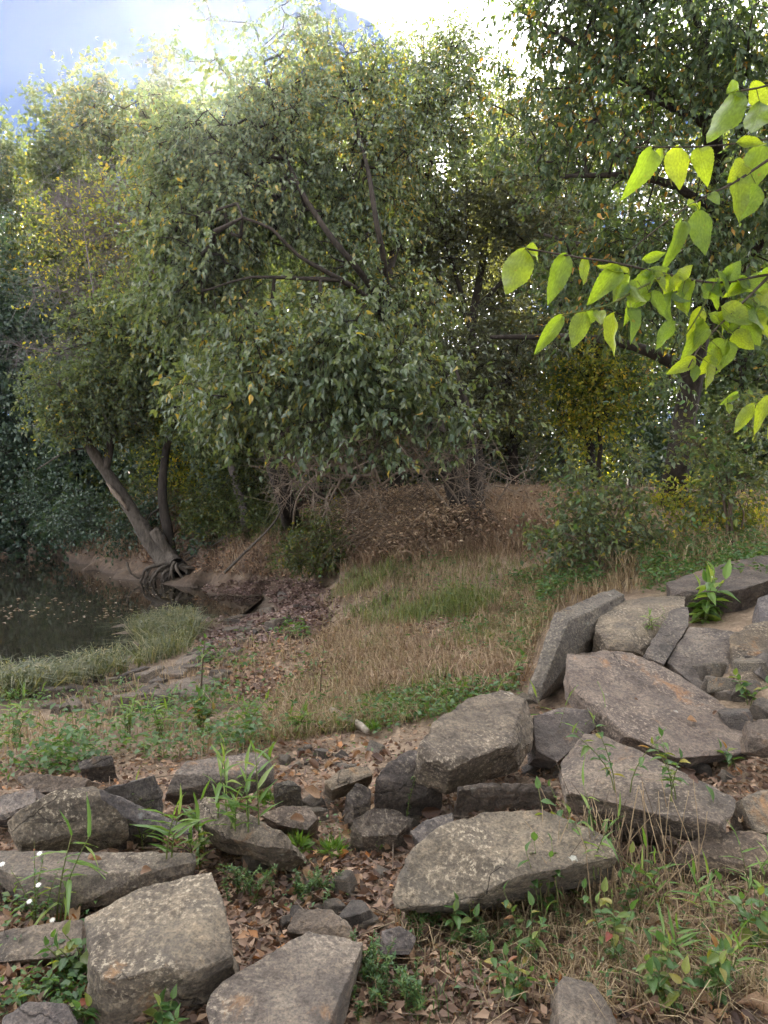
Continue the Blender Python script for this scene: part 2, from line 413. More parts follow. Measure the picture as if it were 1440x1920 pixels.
def tps_k(d2):
    return d2 * np.log(np.sqrt(d2) + 1e-9)
_n = len(ctrl)
_d2 = ((ctrl[:, None, :2] - ctrl[None, :, :2]) ** 2).sum(-1)
_A = np.zeros((_n + 3, _n + 3))
_A[:_n, :_n] = tps_k(_d2) + np.eye(_n) * 0.015
_A[:_n, _n:] = np.c_[np.ones(_n), ctrl[:, :2]]
_A[_n:, :_n] = _A[:_n, _n:].T
_wt = np.linalg.solve(_A, np.r_[ctrl[:, 2], 0, 0, 0])

def tps(x, y):
    r = _wt[_n] + _wt[_n + 1] * x + _wt[_n + 2] * y
    for i in range(_n):
        r = r + _wt[i] * tps_k((x - ctrl[i, 0]) ** 2 + (y - ctrl[i, 1]) ** 2)
    return r

_t = np.linspace(-1, 1, 431)
GX = 75 * np.sinh(4.4 * _t) / np.sinh(4.4)
_t = np.linspace(0, 1, 401)
GY = -6 + 8.0 * _t * 1.6 + 112 * _t ** 3.2
XX, YY = np.meshgrid(GX, GY)
ZZ = tps(XX.ravel(), YY.ravel())
P0 = np.c_[XX.ravel(), YY.ravel(), 0 * ZZ]
ZZ = np.clip(ZZ, -1.3, 4.0)
_near = np.clip(1.2 - np.abs(P0[:, 1] - 5) / 30, 0.25, 1)
ZZ = ZZ + 0.035 * fbm(P0 * 1.3, 3, 3) + 0.014 * fbm(P0 * 6.0, 3, 9) * _near
# gullied, root-torn face of the steep bank
_gx = np.gradient(ZZ.reshape(XX.shape), axis=0) / np.maximum(np.gradient(YY, axis=0), 1e-6)
_gy = np.gradient(ZZ.reshape(XX.shape), axis=1) / np.maximum(np.gradient(XX, axis=1), 1e-6)
_steep = np.clip((np.hypot(_gx, _gy) - 0.25) * 2.2, 0, 1).ravel()
ZZ = ZZ + _steep * (0.26 * fbm(P0 * np.array([2.4, 1.3, 1]), 5, 21) - 0.10 * np.abs(noise(P0 * np.array([5.0, 2.0, 1]), 44)))
ZZ = ZZ.reshape(XX.shape)

def gz(x, y):
    x, y = np.asarray(x, float), np.asarray(y, float)
    i = np.clip(np.searchsorted(GX, x) - 1, 0, len(GX) - 2)
    j = np.clip(np.searchsorted(GY, y) - 1, 0, len(GY) - 2)
    fx = np.clip((x - GX[i]) / (GX[i + 1] - GX[i]), 0, 1)
    fy = np.clip((y - GY[j]) / (GY[j + 1] - GY[j]), 0, 1)
    return (ZZ[j, i] * (1 - fx) + ZZ[j, i + 1] * fx) * (1 - fy) + (ZZ[j + 1, i] * (1 - fx) + ZZ[j + 1, i + 1] * fx) * fy

_YS = np.concatenate([np.linspace(1.2, 8, 260), np.linspace(8.03, 20, 240), np.linspace(20.1, 60, 200)])
def ghit(px, py):
    """first meeting of the sight line with the ground -> points, ok"""
    px, py = np.atleast_1d(np.asarray(px, float)), np.atleast_1d(np.asarray(py, float))
    a, b = ray(px, py)
    X = a[:, None] * _YS; Z = CAM_Z + b[:, None] * _YS
    below = Z < gz(X, np.broadcast_to(_YS, X.shape))
    k = below.argmax(1); ok = below.any(1)
    Y = _YS[k]
    x = a * Y
    return np.stack([x, Y, gz(x, Y)], -1), ok

def g1(px, py):
    return ghit(px, py)[0][0]

idx = np.arange(XX.size).reshape(XX.shape)
quads = np.stack([idx[:-1, :-1], idx[:-1, 1:], idx[1:, 1:], idx[1:, :-1]], -1).reshape(-1, 4)
t = NT('soil')
tcn = t.n('NewGeometry'); pos = tcn.outputs['Position']
n1 = t.noise(pos, 0.7, 5, 0.6, 0.4); n2 = t.noise(pos, 9, 6, 0.7); n3 = t.noise(pos, 45, 5, 0.7); n4 = t.noise(pos, 2.3, 4, 0.6)
col = t.ramp(n1, [(0.3, (0.16, 0.12, 0.088)), (0.5, (0.25, 0.19, 0.14)), (0.7, (0.34, 0.27, 0.2))])
col = t.mix(t.ramp(n4, [(0.45, 0.0), (0.62, 0.65)]), col, (0.105, 0.07, 0.05))
col = t.mix(0.8, col, t.ramp(n2, [(0.3, (0.55, 0.53, 0.5)), (0.5, (1, 1, 1)), (0.7, (1.35, 1.32, 1.28))]), 'MULTIPLY')
col = t.mix(0.7, col, t.ramp(n3, [(0.3, (0.5, 0.5, 0.5)), (0.7, (1.5, 1.45, 1.4))]), 'MULTIPLY')
sx = t.n('SeparateXYZ'); t.l(pos, sx.inputs[0])
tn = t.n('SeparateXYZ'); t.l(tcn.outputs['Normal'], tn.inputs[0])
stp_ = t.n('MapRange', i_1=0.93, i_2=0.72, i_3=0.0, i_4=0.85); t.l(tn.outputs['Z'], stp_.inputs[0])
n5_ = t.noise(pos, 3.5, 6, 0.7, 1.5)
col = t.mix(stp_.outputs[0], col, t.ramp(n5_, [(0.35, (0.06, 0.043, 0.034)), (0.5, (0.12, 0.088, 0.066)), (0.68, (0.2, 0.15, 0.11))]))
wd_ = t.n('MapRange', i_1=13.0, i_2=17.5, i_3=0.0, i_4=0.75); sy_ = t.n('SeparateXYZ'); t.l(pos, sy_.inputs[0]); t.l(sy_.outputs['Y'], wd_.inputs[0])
col = t.mix(wd_.outputs[0], col, t.ramp(n5_, [(0.35, (0.05, 0.036, 0.028)), (0.5, (0.105, 0.075, 0.056)), (0.68, (0.17, 0.125, 0.09))]))   # darker brown further back
# wet dark mud by the water line
mud = t.n('MapRange', i_1=-0.42, i_2=-0.22, i_3=1.0, i_4=0.0); t.l(sx.outputs['Z'], mud.inputs[0])
md = t.n('Math', operation='MULTIPLY', i_1=0.7); t.l(mud.outputs[0], md.inputs[0])
col = t.mix(md.outputs[0], col, (0.075, 0.06, 0.052))
p = t.n('BsdfPrincipled', i_Roughness=0.95); p.inputs['Specular IOR Level'].default_value = 0.15
t.l(col, p.inputs['Base Color'])
h = t.n('Math', operation='MULTIPLY_ADD', i_1=0.35); t.l(n3, h.inputs[0]); t.l(n2, h.inputs[2])
b = t.n('Bump', i_Strength=0.9, i_Distance=0.05); t.l(h.outputs[0], b.inputs['Height']); t.l(b.outputs[0], p.inputs['Normal']); t.l(p.outputs[0], t.o.inputs[0])
M['soil'] = t.m
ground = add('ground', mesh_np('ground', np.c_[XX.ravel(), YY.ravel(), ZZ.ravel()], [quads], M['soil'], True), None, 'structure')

# far land sheet that carries the ground to the horizon
fl = add('terrain', mesh_np('terrain', np.array([(-300, -100, 0.0), (300, -100, 0.0), (300, 500, 0.0), (-300, 500, 0.0)]) + [0, 0, -1.6], [np.array([[0, 1, 2, 3]])], M['soil']), None, 'structure')

t = NT('pond_water')
g = t.n('NewGeometry')
mpn = t.n('Mapping'); mpn.inputs['Scale'].default_value = (1, 0.55, 1); t.l(g.outputs['Position'], mpn.inputs[0])
wv = t.noise(mpn.outputs[0], 1.6, 3, 0.5)
b = t.n('Bump', i_Strength=0.045, i_Distance=0.05); t.l(wv, b.inputs['Height'])
p = t.n('BsdfPrincipled', i_Roughness=0.035, i_IOR=1.33)
p.inputs['Base Color'].default_value = (0.020, 0.017, 0.012, 1)
t.l(b.outputs[0], p.inputs['Normal']); t.l(p.outputs[0], t.o.inputs[0])
wx = np.linspace(-75, -2.5, 30); wy = np.linspace(6, 42, 24)
wX, wY = np.meshgrid(wx, wy)
ii = np.arange(wX.size).reshape(wX.shape)
wq = np.stack([ii[:-1, :-1], ii[:-1, 1:], ii[1:, 1:], ii[1:, :-1]], -1).reshape(-1, 4)
add('pond_water', mesh_np('pond_water', np.c_[wX.ravel(), wY.ravel(), 0 * wX.ravel() + WATER], [wq], t.m, True), None, 'structure')


FLARE_HAZE = 0.00028  # thin haze added to stand for lens flare and glow round the sun
hz = NT('haze')
pv = hz.n('VolumePrincipled'); pv.inputs['Density'].default_value = FLARE_HAZE; pv.inputs['Anisotropy'].default_value = 0.78
pv.inputs['Color'].default_value = (0.86, 0.93, 1.0, 1)
hz.l(pv.outputs[0], hz.o.inputs['Volume'])
hv = np.array([(x, y, z) for x in (-310, 310) for y in (-110, 510) for z in (-2.8, 20.0)], float)
add('haze', mesh_np('haze', hv, [np.array([[0, 1, 3, 2], [4, 6, 7, 5], [0, 4, 5, 1], [2, 3, 7, 6], [0, 2, 6, 4], [1, 5, 7, 3]])], hz.m), None, 'stuff')
# ------------------------------------------------------------------ tubes, leaves, trees
def resample(poly, step):
    poly = np.asarray(poly, float)
    if len(poly) > 2:                           # Catmull-Rom
        q = np.vstack([2 * poly[0] - poly[1], poly, 2 * poly[-1] - poly[-2]])
        outp = []
        for i in range(1, len(q) - 2):
            n = max(2, int(np.linalg.norm(q[i + 1] - q[i]) / step))
            for s in np.linspace(0, 1, n, endpoint=False):
                a, b_, c, d = q[i - 1], q[i], q[i + 1], q[i + 2]
                outp.append(0.5 * (2 * b_ + (c - a) * s + (2 * a - 5 * b_ + 4 * c - d) * s * s + (3 * b_ - a - 3 * c + d) * s ** 3))
        outp.append(poly[-1])
        return np.array(outp)
    n = max(2, int(np.linalg.norm(poly[1] - poly[0]) / step) + 1)
    return poly[0] + (poly[1] - poly[0]) * np.linspace(0, 1, n)[:, None]

def tube(poly, radii, sides=8, rough=0.0, seed=0, cap=True):
    poly = np.asarray(poly, float); n = len(poly)
    radii = np.broadcast_to(np.asarray(radii, float), (n,))
    tan = unit(np.gradient(poly, axis=0))
    up = np.array([0.31, 0.17, 0.93]) if abs(tan[0][2]) < 0.9 else np.array([0.96, 0.2, 0.1])
    ang = np.linspace(0, 2 * np.pi, sides, endpoint=False)
    V = []
    s = unit(np.cross(tan[0], up))
    for i in range(n):
        s = unit(s - tan[i] * s.dot(tan[i]))
        c = np.cross(tan[i], s)
        V.append(poly[i] + radii[i] * (np.cos(ang)[:, None] * s + np.sin(ang)[:, None] * c))
    V = np.concatenate(V)
    if rough:
        cen = np.repeat(poly, sides, 0)
        r = V - cen
        k = noise(V * np.array([9, 9, 2.2]) / max(radii[0] * 5, .2), seed) + 0.6 * noise(V * 3.1, seed + 5)
        V = cen + r * (1 + rough * k)[:, None]
    i0 = (np.arange(n - 1)[:, None] * sides + np.arange(sides)[None]).ravel()
    i1 = (np.arange(n - 1)[:, None] * sides + (np.arange(sides)[None] + 1) % sides).ravel()
    polys = [np.stack([i0, i1, i1 + sides, i0 + sides], -1)]
    if cap:
        polys.append(((n - 1) * sides + np.arange(sides))[None])
    return V, polys

def sleeves(pa, pb, ra, rb, sides=4):
    """many straight tapered twigs at once"""
    d = unit(pb - pa)
    u = np.where(np.abs(d[:, 2:3]) < 0.9, np.array([[0, 0, 1.0]]), np.array([[1.0, 0, 0]]))
    s = unit(np.cross(d, u)); c = np.cross(d, s)
    ang = np.linspace(0, 2 * np.pi, sides, endpoint=False)
    ring = np.cos(ang)[None, :, None] * s[:, None] + np.sin(ang)[None, :, None] * c[:, None]
    A = pa[:, None] + ring * np.asarray(ra)[:, None, None]
    Bv = pb[:, None] + ring * np.asarray(rb)[:, None, None]
    V = np.concatenate([A, Bv], 1)
    base = np.arange(len(pa))[:, None] * (2 * sides)
    k = np.arange(sides); k2 = (k + 1) % sides
    Q = np.stack([base + k, base + k2, base + k2 + sides, base + k + sides], -1).reshape(-1, 4)
    return V.reshape(-1, 3), [Q]

LEAF5 = np.array([(0, 0, 0), (0.5, 0.36, 0.10), (0.0, 0.52, -0.03), (-0.5, 0.36, 0.10), (0.03, 1.0, -0.16)])
LEAF5_Q = np.array([[0, 1, 4, 2], [0, 2, 4, 3]])
LEAF4 = np.array([(0, 0, 0), (0.5, 0.45, 0.12), (0, 1.0, -0.10), (-0.5, 0.45, 0.12)])
LEAF4_Q = np.array([[0, 1, 2, 3]])

def leaves(pos, d, nrm, L, W, tpl=5):
    T, Q = (LEAF5, LEAF5_Q) if tpl == 5 else (LEAF4, LEAF4_Q)
    d = unit(d); s = unit(np.cross(d, nrm)); n = np.cross(s, d)
    L = np.broadcast_to(L, len(pos)); W = np.broadcast_to(W, len(pos))
    V = (pos[:, None] + s[:, None] * (T[None, :, 0:1] * W[:, None, None]) + d[:, None] * (T[None, :, 1:2] * L[:, None, None])
         + n[:, None] * (T[None, :, 2:3] * L[:, None, None]))
    k = len(T)
    Qs = (np.arange(len(pos))[:, None, None] * k + Q[None]).reshape(-1, 4)
    return V.reshape(-1, 3), [Qs]

def blob(px, py, rx, ry, Y, rY, n, power=2.4):
    """n points in an ellipsoid that stands where the photograph shows that mass"""
    c = at(px, py, Y)
    d = rdir(n) * (rng.random((n, 1)) ** (1 / power)) * rng.uniform(.72, 1.28, (n, 1))
    return c + d * np.array([rx / F * Y, rY, ry / F * Y])

def grow(limbs, targets, wob=0.12, arch=0.08, seg=0.45, tip_r=0.006, pw=0.46, back=0.35):
    """limbs: densified (points, radii); joins every target to the nearest wood already there"""
    pos = np.concatenate([l[0] for l in limbs]); n0 = len(pos)
    par = -np.ones(n0, int)
    cap = len(targets) * 14 + n0
    P = np.zeros((cap, 3)); P[:n0] = pos
    par = np.concatenate([par, np.zeros(cap - n0, int)])
    n = n0
    start = pos[0]
    order = np.argsort(np.min(((targets[:, None] - pos[None, ::3]) ** 2).sum(-1), 1))
    tips = []
    for ti in order:
        tpos = targets[ti]
        dv = tpos - P[:n]
        dist = np.linalg.norm(dv, axis=1)
        outw = np.linalg.norm(P[:n] - start, axis=1)
        lim = np.linalg.norm(tpos - start)
        cost = dist + back * np.maximum(outw - lim, 0) + np.where(np.arange(n) < n0, -0.15, 0)
        j = int(cost.argmin()); dd = dist[j]
        k = max(1, min(12, int(dd / seg)))
        s = np.linspace(0, 1, k + 1)[1:, None]
        path = P[j] + (tpos - P[j]) * s
        bend = rng.normal(size=3) * wob * dd
        path = path + np.sin(np.pi * s) * (bend + np.array([0, 0, arch * dd]))
        path = path + (rng.normal(size=path.shape) * 0.03 * min(dd, 1)) * (s < 1)
        m = len(path)
        P[n:n + m] = path
        par[n] = j; par[n + 1:n + m] = np.arange(n, n + m - 1)
        n += m
        tips.append((ti, n - 1))
    cnt = np.zeros(n)
    for _, e in tips:
        cnt[e] += 1
    for i in range(n - 1, n0 - 1, -1):
        cnt[par[i]] += cnt[i]
    rad = tip_r * np.maximum(cnt, 1) ** pw
    ids = np.arange(n0, n)
    pa, pb = P[par[ids]], P[ids]
    lr = np.concatenate([l[1] for l in limbs])
    ra = np.where(par[ids] < n0, np.minimum(rad[ids] * 1.1, lr[np.minimum(par[ids], n0 - 1)]), rad[np.minimum(par[ids], n - 1)])
    ra = np.minimum(ra, rad[ids] * 1.6)
    tdir = np.zeros_like(targets)
    for ti, e in tips:
        tdir[ti] = P[e] - P[par[e]]
    return pa, pb, ra, rad[ids], unit(tdir)

def sprays(tg, td, ns, L, droop, spread=0.9):
    o = np.repeat(tg, ns, 0); d0 = np.repeat(td, ns, 0)
    d = unit(d0 * 0.6 + rdir(len(o)) * spread + np.array([0, 0, -droop]))
    ln = L * rng.uniform(0.55, 1.25, len(o))
    sh = rng.random(len(o)) < .16              # long shoots that break the outline
    d[sh] = unit(d[sh] + np.array([0, 0, .7])); ln[sh] *= 1.9
    return o, d, ln

def spray_leaves(o, d, ln, nl, size, aspect, droop, tpl, face=0.5):
    n = len(o)
    s = np.tile(np.linspace(0.15, 1.0, nl), n) + rng.normal(size=n * nl) * 0.05
    O, D, Ln = np.repeat(o, nl, 0), np.repeat(d, nl, 0), np.repeat(ln, nl)
    pos = O + D * (Ln * s)[:, None] + np.array([0, 0, -1.0]) * ((Ln * 0.22) * s ** 2)[:, None]
    side = unit(np.cross(D, rdir(len(pos))))
    ld = unit(D * 0.45 + side * 0.75 + np.array([0, 0, -droop]) + rng.normal(size=pos.shape) * 0.25)
    nrm = unit(np.array([0, 0, 1.0]) * face + rdir(len(pos)) * 0.75)
    L = size * rng.uniform(0.6, 1.25, len(pos))
    return pos, ld, nrm, L, L * aspect

def make_tree(name, label, cat, limbs, blobs, bark, leafm, n_per=60, ns=4, nl=7, L=0.45, size=0.12, aspect=0.55, droop=0.5, tpl=4,
              group=None, near=0, near_mat=None, bare=0.0, limb_sides=10, step=0.3, rough=0.14, leafless_targets=None, twigs=True, tip_r=0.006, pw=0.46, arch=0.08, face=0.5, thin=True, zscale=0.0):
    """limbs: [(polyline, r0, r1, part name)], the first is the trunk; blobs: [(px,py,rx,ry,Y,rY[,weight])]"""
    root = thing(name, label, cat, limbs[0][0][0], group)
    dense = []
    for k, (poly, r0, r1, nm) in enumerate(limbs):
        q = resample(poly, step)
        rr = r0 + (r1 - r0) * np.linspace(0, 1, len(q)) ** 0.85
        if nm == 'trunk' and r0 > 0.07:        # root flare
            hgt = np.linalg.norm(q - q[0], axis=1)
            rr = rr * (1 + (0.2 if name == 'leaning_tree' else 0.45) * np.exp(-hgt / (r0 * 2.2)))
        dense.append((q, rr))
        part(nm, tube(q, rr, limb_sides if r0 > 0.05 else 6, rough, 31 * k), bark, root, smooth=True)
    vol = np.array([(b_[2] * b_[3] * (b_[4] ** 2) * b_[5]) ** (2 / 3) * (b_[6] if len(b_) > 6 else 1) for b_ in blobs])
    tot = n_per * len(blobs)
    tg = np.concatenate([blob(*b_[:6], max(3, int(tot * v / vol.sum()))) for b_, v in zip(blobs, vol)])
    tg = tg[tg[:, 2] > gz(tg[:, 0], tg[:, 1]) + 0.1]
    pa, pb, ra, rb, td = grow(dense, tg, tip_r=tip_r, pw=pw, arch=arch)
    if twigs:
        part('twigs', sleeves(pa, pb, ra, rb, 4), bark, root, 'stuff')
    keep = rng.random(len(tg)) >= bare
    o, d, ln = sprays(tg, td, ns, L, droop * 0.5)
    if thin:
        part('fine_twigs', sleeves(o, o + d * ln[:, None] + np.array([0, 0, -0.2]) * ln[:, None], np.full(len(o), tip_r * 0.8), np.full(len(o), tip_r * 0.3), 3), bark, root, 'stuff')
    kk = np.repeat(keep, ns)
    pos, ld, nrm, LL, WW = spray_leaves(o[kk], d[kk], ln[kk], nl, size, aspect, droop, tpl, face)
    if zscale:
        k_ = np.clip(1.08 - zscale * (pos[:, 2] - 2.5), .62, 1.08); LL = LL * k_; WW = WW * k_
    sel = np.zeros(len(pos), bool)
    if near:
        dist = np.linalg.norm(pos - np.array([0, 0, CAM_Z]), axis=1) / LL + rng.uniform(0, 30, len(pos))
        u = pos[:, 0] / pos[:, 1]
        dist = np.where(np.abs(u) > 0.5, 1e9, dist)
        sel[np.argsort(dist)[:near]] = True
    part('crown', leaves(pos[~sel], ld[~sel], nrm[~sel], LL[~sel], WW[~sel], tpl), leafm, root, 'stuff')
    if near:
        single_leaves(root, pos[sel], ld[sel], nrm[sel], LL[sel], WW[sel], near_mat)
    return root, tg, td

_leafmesh = {}
def leaf_mesh(kind, mat):
    """one bent leaf blade with a real outline, unit length along +Y"""
    key = (kind, mat.name)
    if key in _leafmesh:
        return _leafmesh[key]
    r = np.random.default_rng(len(_leafmesh) + 3)
    if kind == 'simple':
        ys = np.array([0, .12, .32, .55, .8, 1.0]); ws = np.array([.02, .36, .5, .42, .18, .0]); bend = -0.22; fold = 0.14
    elif kind == 'lance':
        ys = np.array([0, .1, .3, .55, .8, 1.0]); ws = np.array([.2, .42, .5, .42, .22, .0]); bend = -0.22; fold = 0.02
    elif kind == 'ovate':
        ys = np.array([0, .05, .18, .36, .55, .74, .88, 1.0]); ws = np.array([.02, .2, .44, .5, .43, .27, .11, .0]); bend = -0.2; fold = 0.10
    elif kind == 'curled':
        ys = np.array([0, .15, .35, .6, .82, 1.0]); ws = np.array([.1, .45, .5, .48, .3, .02]); bend = 0.30; fold = 0.30
    elif kind == 'curled_more':
        ys = np.array([0, .15, .35, .6, .82, 1.0]); ws = np.array([.16, .5, .42, .5, .34, .05]); bend = -0.45; fold = 0.42
    elif kind.startswith('elm'):
        ys = np.linspace(0, 1, 25)
        ws = 0.5 * np.sin(np.pi * np.clip(ys, 0, 1) ** 0.72) ** 0.8 * (1 - 0.25 * ys)
        ws[1:-1] *= 1 + 0.035 * np.where(np.arange(23) % 2 == 0, 1, -1)
        ws[-1] = 0; bend = {'elm': -0.2, 'elm_b': -0.45, 'elm_c': 0.18}[kind]; fold = {'elm': .1, 'elm_b': .2, 'elm_c': .16}[kind]
    V, Q = [], []
    cols = [-1, -.5, 0, .5, 1]
    for i, (y, w_) in enumerate(zip(ys, ws)):
        for c in cols:
            wav = 0.02 * math.sin(9 * y + 2.2 * c) * abs(c) + (.03 * math.sin(14 * y + c) * abs(c) if kind.startswith('elm') else 0)
            if kind.startswith('curled'):
                wav += 0.09 * math.sin(6 * y + 3 * c + 1) * abs(c)
            V.append((c * w_ * (1 - 0.2 * abs(fold) * abs(c)), y - 0.1 * abs(bend) * y * y, fold * abs(c) ** 1.3 * w_ * 2 + bend * y * y + wav))
    k = len(cols)
    for i in range(len(ys) - 1):
        for j in range(k - 1):
            Q.append((i * k + j, i * k + j + 1, (i + 1) * k + j + 1, (i + 1) * k + j))
    me = mesh_np('leaf', np.array(V), [np.array(Q)], mat, True)
    _leafmesh[key] = me
    return me

def frame_mats(pos, d, nrm, L, W):
    d = unit(np.asarray(d, float)); s = unit(np.cross(d, nrm)); n = np.cross(s, d)
    for i in range(len(pos)):
        l_, w_ = float(L[i]), float(W[i])
        yield Matrix(((s[i][0] * w_, d[i][0] * l_, n[i][0] * l_, pos[i][0]), (s[i][1] * w_, d[i][1] * l_, n[i][1] * l_, pos[i][1]),
                      (s[i][2] * w_, d[i][2] * l_, n[i][2] * l_, pos[i][2]), (0, 0, 0, 1)))

def single_leaves(root, pos, d, nrm, L, W, mat, kind='simple', name='leaf'):
    me = leaf_mesh(kind, mat)
    off = Matrix.Translation(-Vector(root.location))
    for m in frame_mats(pos, d, nrm, L, W):
        o = bpy.data.objects.new(name, me)
        o.matrix_basis = off @ m
        o.parent = root
        C.objects.link(o)

def P3(*pts):
    """polyline through (px, py, Y) sightings"""
    return np.array([at(*q) for q in pts])

def rooted(px, py, *rest):
    g_ = g1(px, py)
    return np.vstack([g_ - [0, 0, 0.15], P3(*rest)])

# --- the big many-limbed mulberry in the middle of the bank
make_tree('mulberry_tree', 'big spreading tree with drooping leaves partly turned yellow, on the bank in the middle', 'tree',
    [(rooted(884, 985, (850, 900, 12.2), (815, 800, 12.4), (775, 700, 12.6), (740, 620, 12.7), (715, 560, 12.8)), 0.20, 0.11, 'trunk'),
     (P3((740, 620, 12.7), (690, 560, 11.9), (640, 525, 11.4), (560, 480, 11.0), (510, 430, 10.9), (455, 408, 10.8)), 0.06, 0.018, 'limb'),
     (P3((735, 600, 12.7), (690, 530, 12.0), (655, 485, 11.7), (625, 450, 11.6), (560, 350, 11.9), (520, 240, 12.8), (490, 90, 13.2)), 0.065, 0.016, 'limb'),
     (P3((722, 570, 12.8), (722, 500, 11.9), (706, 420, 11.6), (690, 320, 12.0), (665, 220, 12.9), (650, 120, 13.3)), 0.06, 0.016, 'limb'),
     (P3((720, 560, 12.8), (740, 470, 13.3), (790, 360, 13.6), (830, 220, 13.7), (845, 90, 13.7)), 0.09, 0.02, 'limb'),
     (P3((640, 525, 11.4), (560, 522, 11.1), (470, 520, 10.9), (400, 540, 10.8)), 0.04, 0.014, 'limb'),
     (P3((815, 800, 12.4), (760, 740, 11.6), (690, 700, 11.0), (600, 690, 10.8)), 0.06, 0.02, 'limb'),
     (P3((850, 880, 12.1), (860, 800, 11.6), (850, 760, 11.2)), 0.04, 0.02, 'limb'),
     (np.vstack([g1(902, 980) - [0, 0, .1], P3((895, 930, 12.3), (886, 860, 12.4), (878, 780, 12.6), (850, 690, 12.9))]), 0.13, 0.06, 'limb')],
    [(560, 280, 130, 120, 13.0, 1.1, .8), (720, 300, 120, 130, 13.2, 1.1, .8), (640, 420, 150, 90, 13.2, 1.0, .8), (450, 400, 130, 80, 12.4, .9, .7), (320, 330, 90, 60, 12.3, .7, .5), (340, 560, 90, 70, 11.9, .7, .5), (740, 560, 110, 80, 12.2, .7, .5), (480, 660, 120, 60, 11.3, .7, .6), (640, 500, 120, 60, 12.6, .7, .4), (500, 200, 90, 80, 13.1, .8, .8), (580, 130, 85, 75, 13.1, .7, .8), (690, 160, 80, 70, 13.3, .8, .8), (820, 200, 110, 130, 13.6, 1.0, 1), (860, 90, 60, 70, 13.7, .7, .6),
     (420, 300, 150, 90, 12.3, 1.1, .9), (360, 240, 90, 60, 12.3, .7, .6), (380, 460, 120, 110, 11.8, 1.0, .9), (500, 380, 130, 70, 12.6, .9, .6), (540, 600, 140, 55, 11.5, .9, .5),
     (660, 640, 110, 55, 10.8, .7, .8), (700, 710, 150, 65, 10.6, .7, .8), (560, 690, 120, 60, 10.7, .7, .7), (450, 750, 110, 50, 10.9, .7, .6), (600, 780, 150, 40, 10.6, .5, .22), (845, 775, 65, 60, 11.0, .5, .4), (720, 840, 100, 25, 10.6, .3, .1),
     (560, 30, 50, 60, 13.0, .4, .35), (410, 100, 30, 50, 12.6, .3, .16), (395, 40, 14, 45, 12.6, .15, .1), (330, 100, 45, 16, 12.4, .2, .1), (470, 50, 18, 60, 12.9, .2, .16), (610, 40, 16, 60, 13.0, .2, .12), (205, 185, 30, 14, 12.0, .2, .06), (270, 230, 60, 40, 12.1, .4, .3), (700, 90, 60, 35, 13.3, .4, .3)],
    B['dark'], G['mulberry'], n_per=72, ns=4, nl=12, L=0.52, size=0.108, zscale=.05, aspect=0.5, droop=0.85, tpl=5, near=300, near_mat=G['mulberry_obj'], tip_r=0.005, step=0.25)

# --- its neighbour at the right, close, dark trunk
make_tree('shade_tree', 'dark trunked tree at the right whose leafy boughs fill the upper right corner', 'tree',
    [(rooted(1262, 945, (1268, 880, 10.6), (1285, 780, 10.5), (1300, 690, 10.3), (1315, 600, 10.1), (1330, 500, 9.8), (1340, 380, 9.6), (1335, 240, 9.3), (1310, 60, 9.0)), 0.21, 0.09, 'trunk'),
     (P3((1296, 700, 10.3), (1220, 660, 10.6), (1120, 635, 11.0), (1010, 632, 11.4), (920, 632, 11.8)), 0.09, 0.03, 'limb'),
     (P3((1325, 520, 9.8), (1230, 490, 10.0), (1130, 470, 10.3), (1020, 440, 10.7)), 0.07, 0.02, 'limb'),
     (P3((1335, 400, 9.6), (1270, 350, 9.2), (1180, 330, 9.0), (1060, 330, 9.0)), 0.07, 0.02, 'limb'),
     (P3((1335, 240, 9.3), (1240, 190, 9.2), (1130, 120, 9.2), (1010, 40, 9.2)), 0.06, 0.02, 'limb'),
     (P3((1310, 640, 10.2), (1380, 520, 9.6), (1440, 440, 9.2), (1520, 380, 8.9)), 0.09, 0.04, 'limb'),
     (P3((1340, 330, 9.5), (1400, 230, 9.0), (1480, 120, 8.6)), 0.07, 0.03, 'limb'),
     (P3((1310, 60, 9.0), (1250, -80, 8.8), (1180, -200, 8.7)), 0.07, 0.03, 'limb')],
    [(1200, 110, 170, 110, 9.2, 1.3, 1.2), (1060, 60, 120, 90, 9.3, .8, .8), (1360, 120, 120, 120, 8.8, 1.2, 1), (1160, 280, 130, 70, 9.0, .9, .7), (1010, 250, 90, 120, 9.8, .7, .6),
     (1150, 430, 130, 50, 9.6, .7, .8), (1060, 510, 80, 50, 9.9, .5, .5), (1220, 520, 110, 70, 9.5, .8, .8), (1180, 590, 120, 45, 9.5, .7, .6), (1380, 330, 100, 110, 9.0, .9, .7), (1330, 470, 120, 80, 9.3, .8, .7),
     (1260, 690, 60, 40, 9.8, .5, .25), (1200, -120, 260, 150, 8.7, 1.6, 1), (1520, 250, 120, 250, 8.6, 1.2, .8)],
    B['dark'], G['right'], n_per=58, ns=4, nl=11, L=0.44, size=0.10, aspect=0.46, droop=0.8, tpl=5, near=250, near_mat=G['right_obj'], tip_r=0.005, step=0.25)

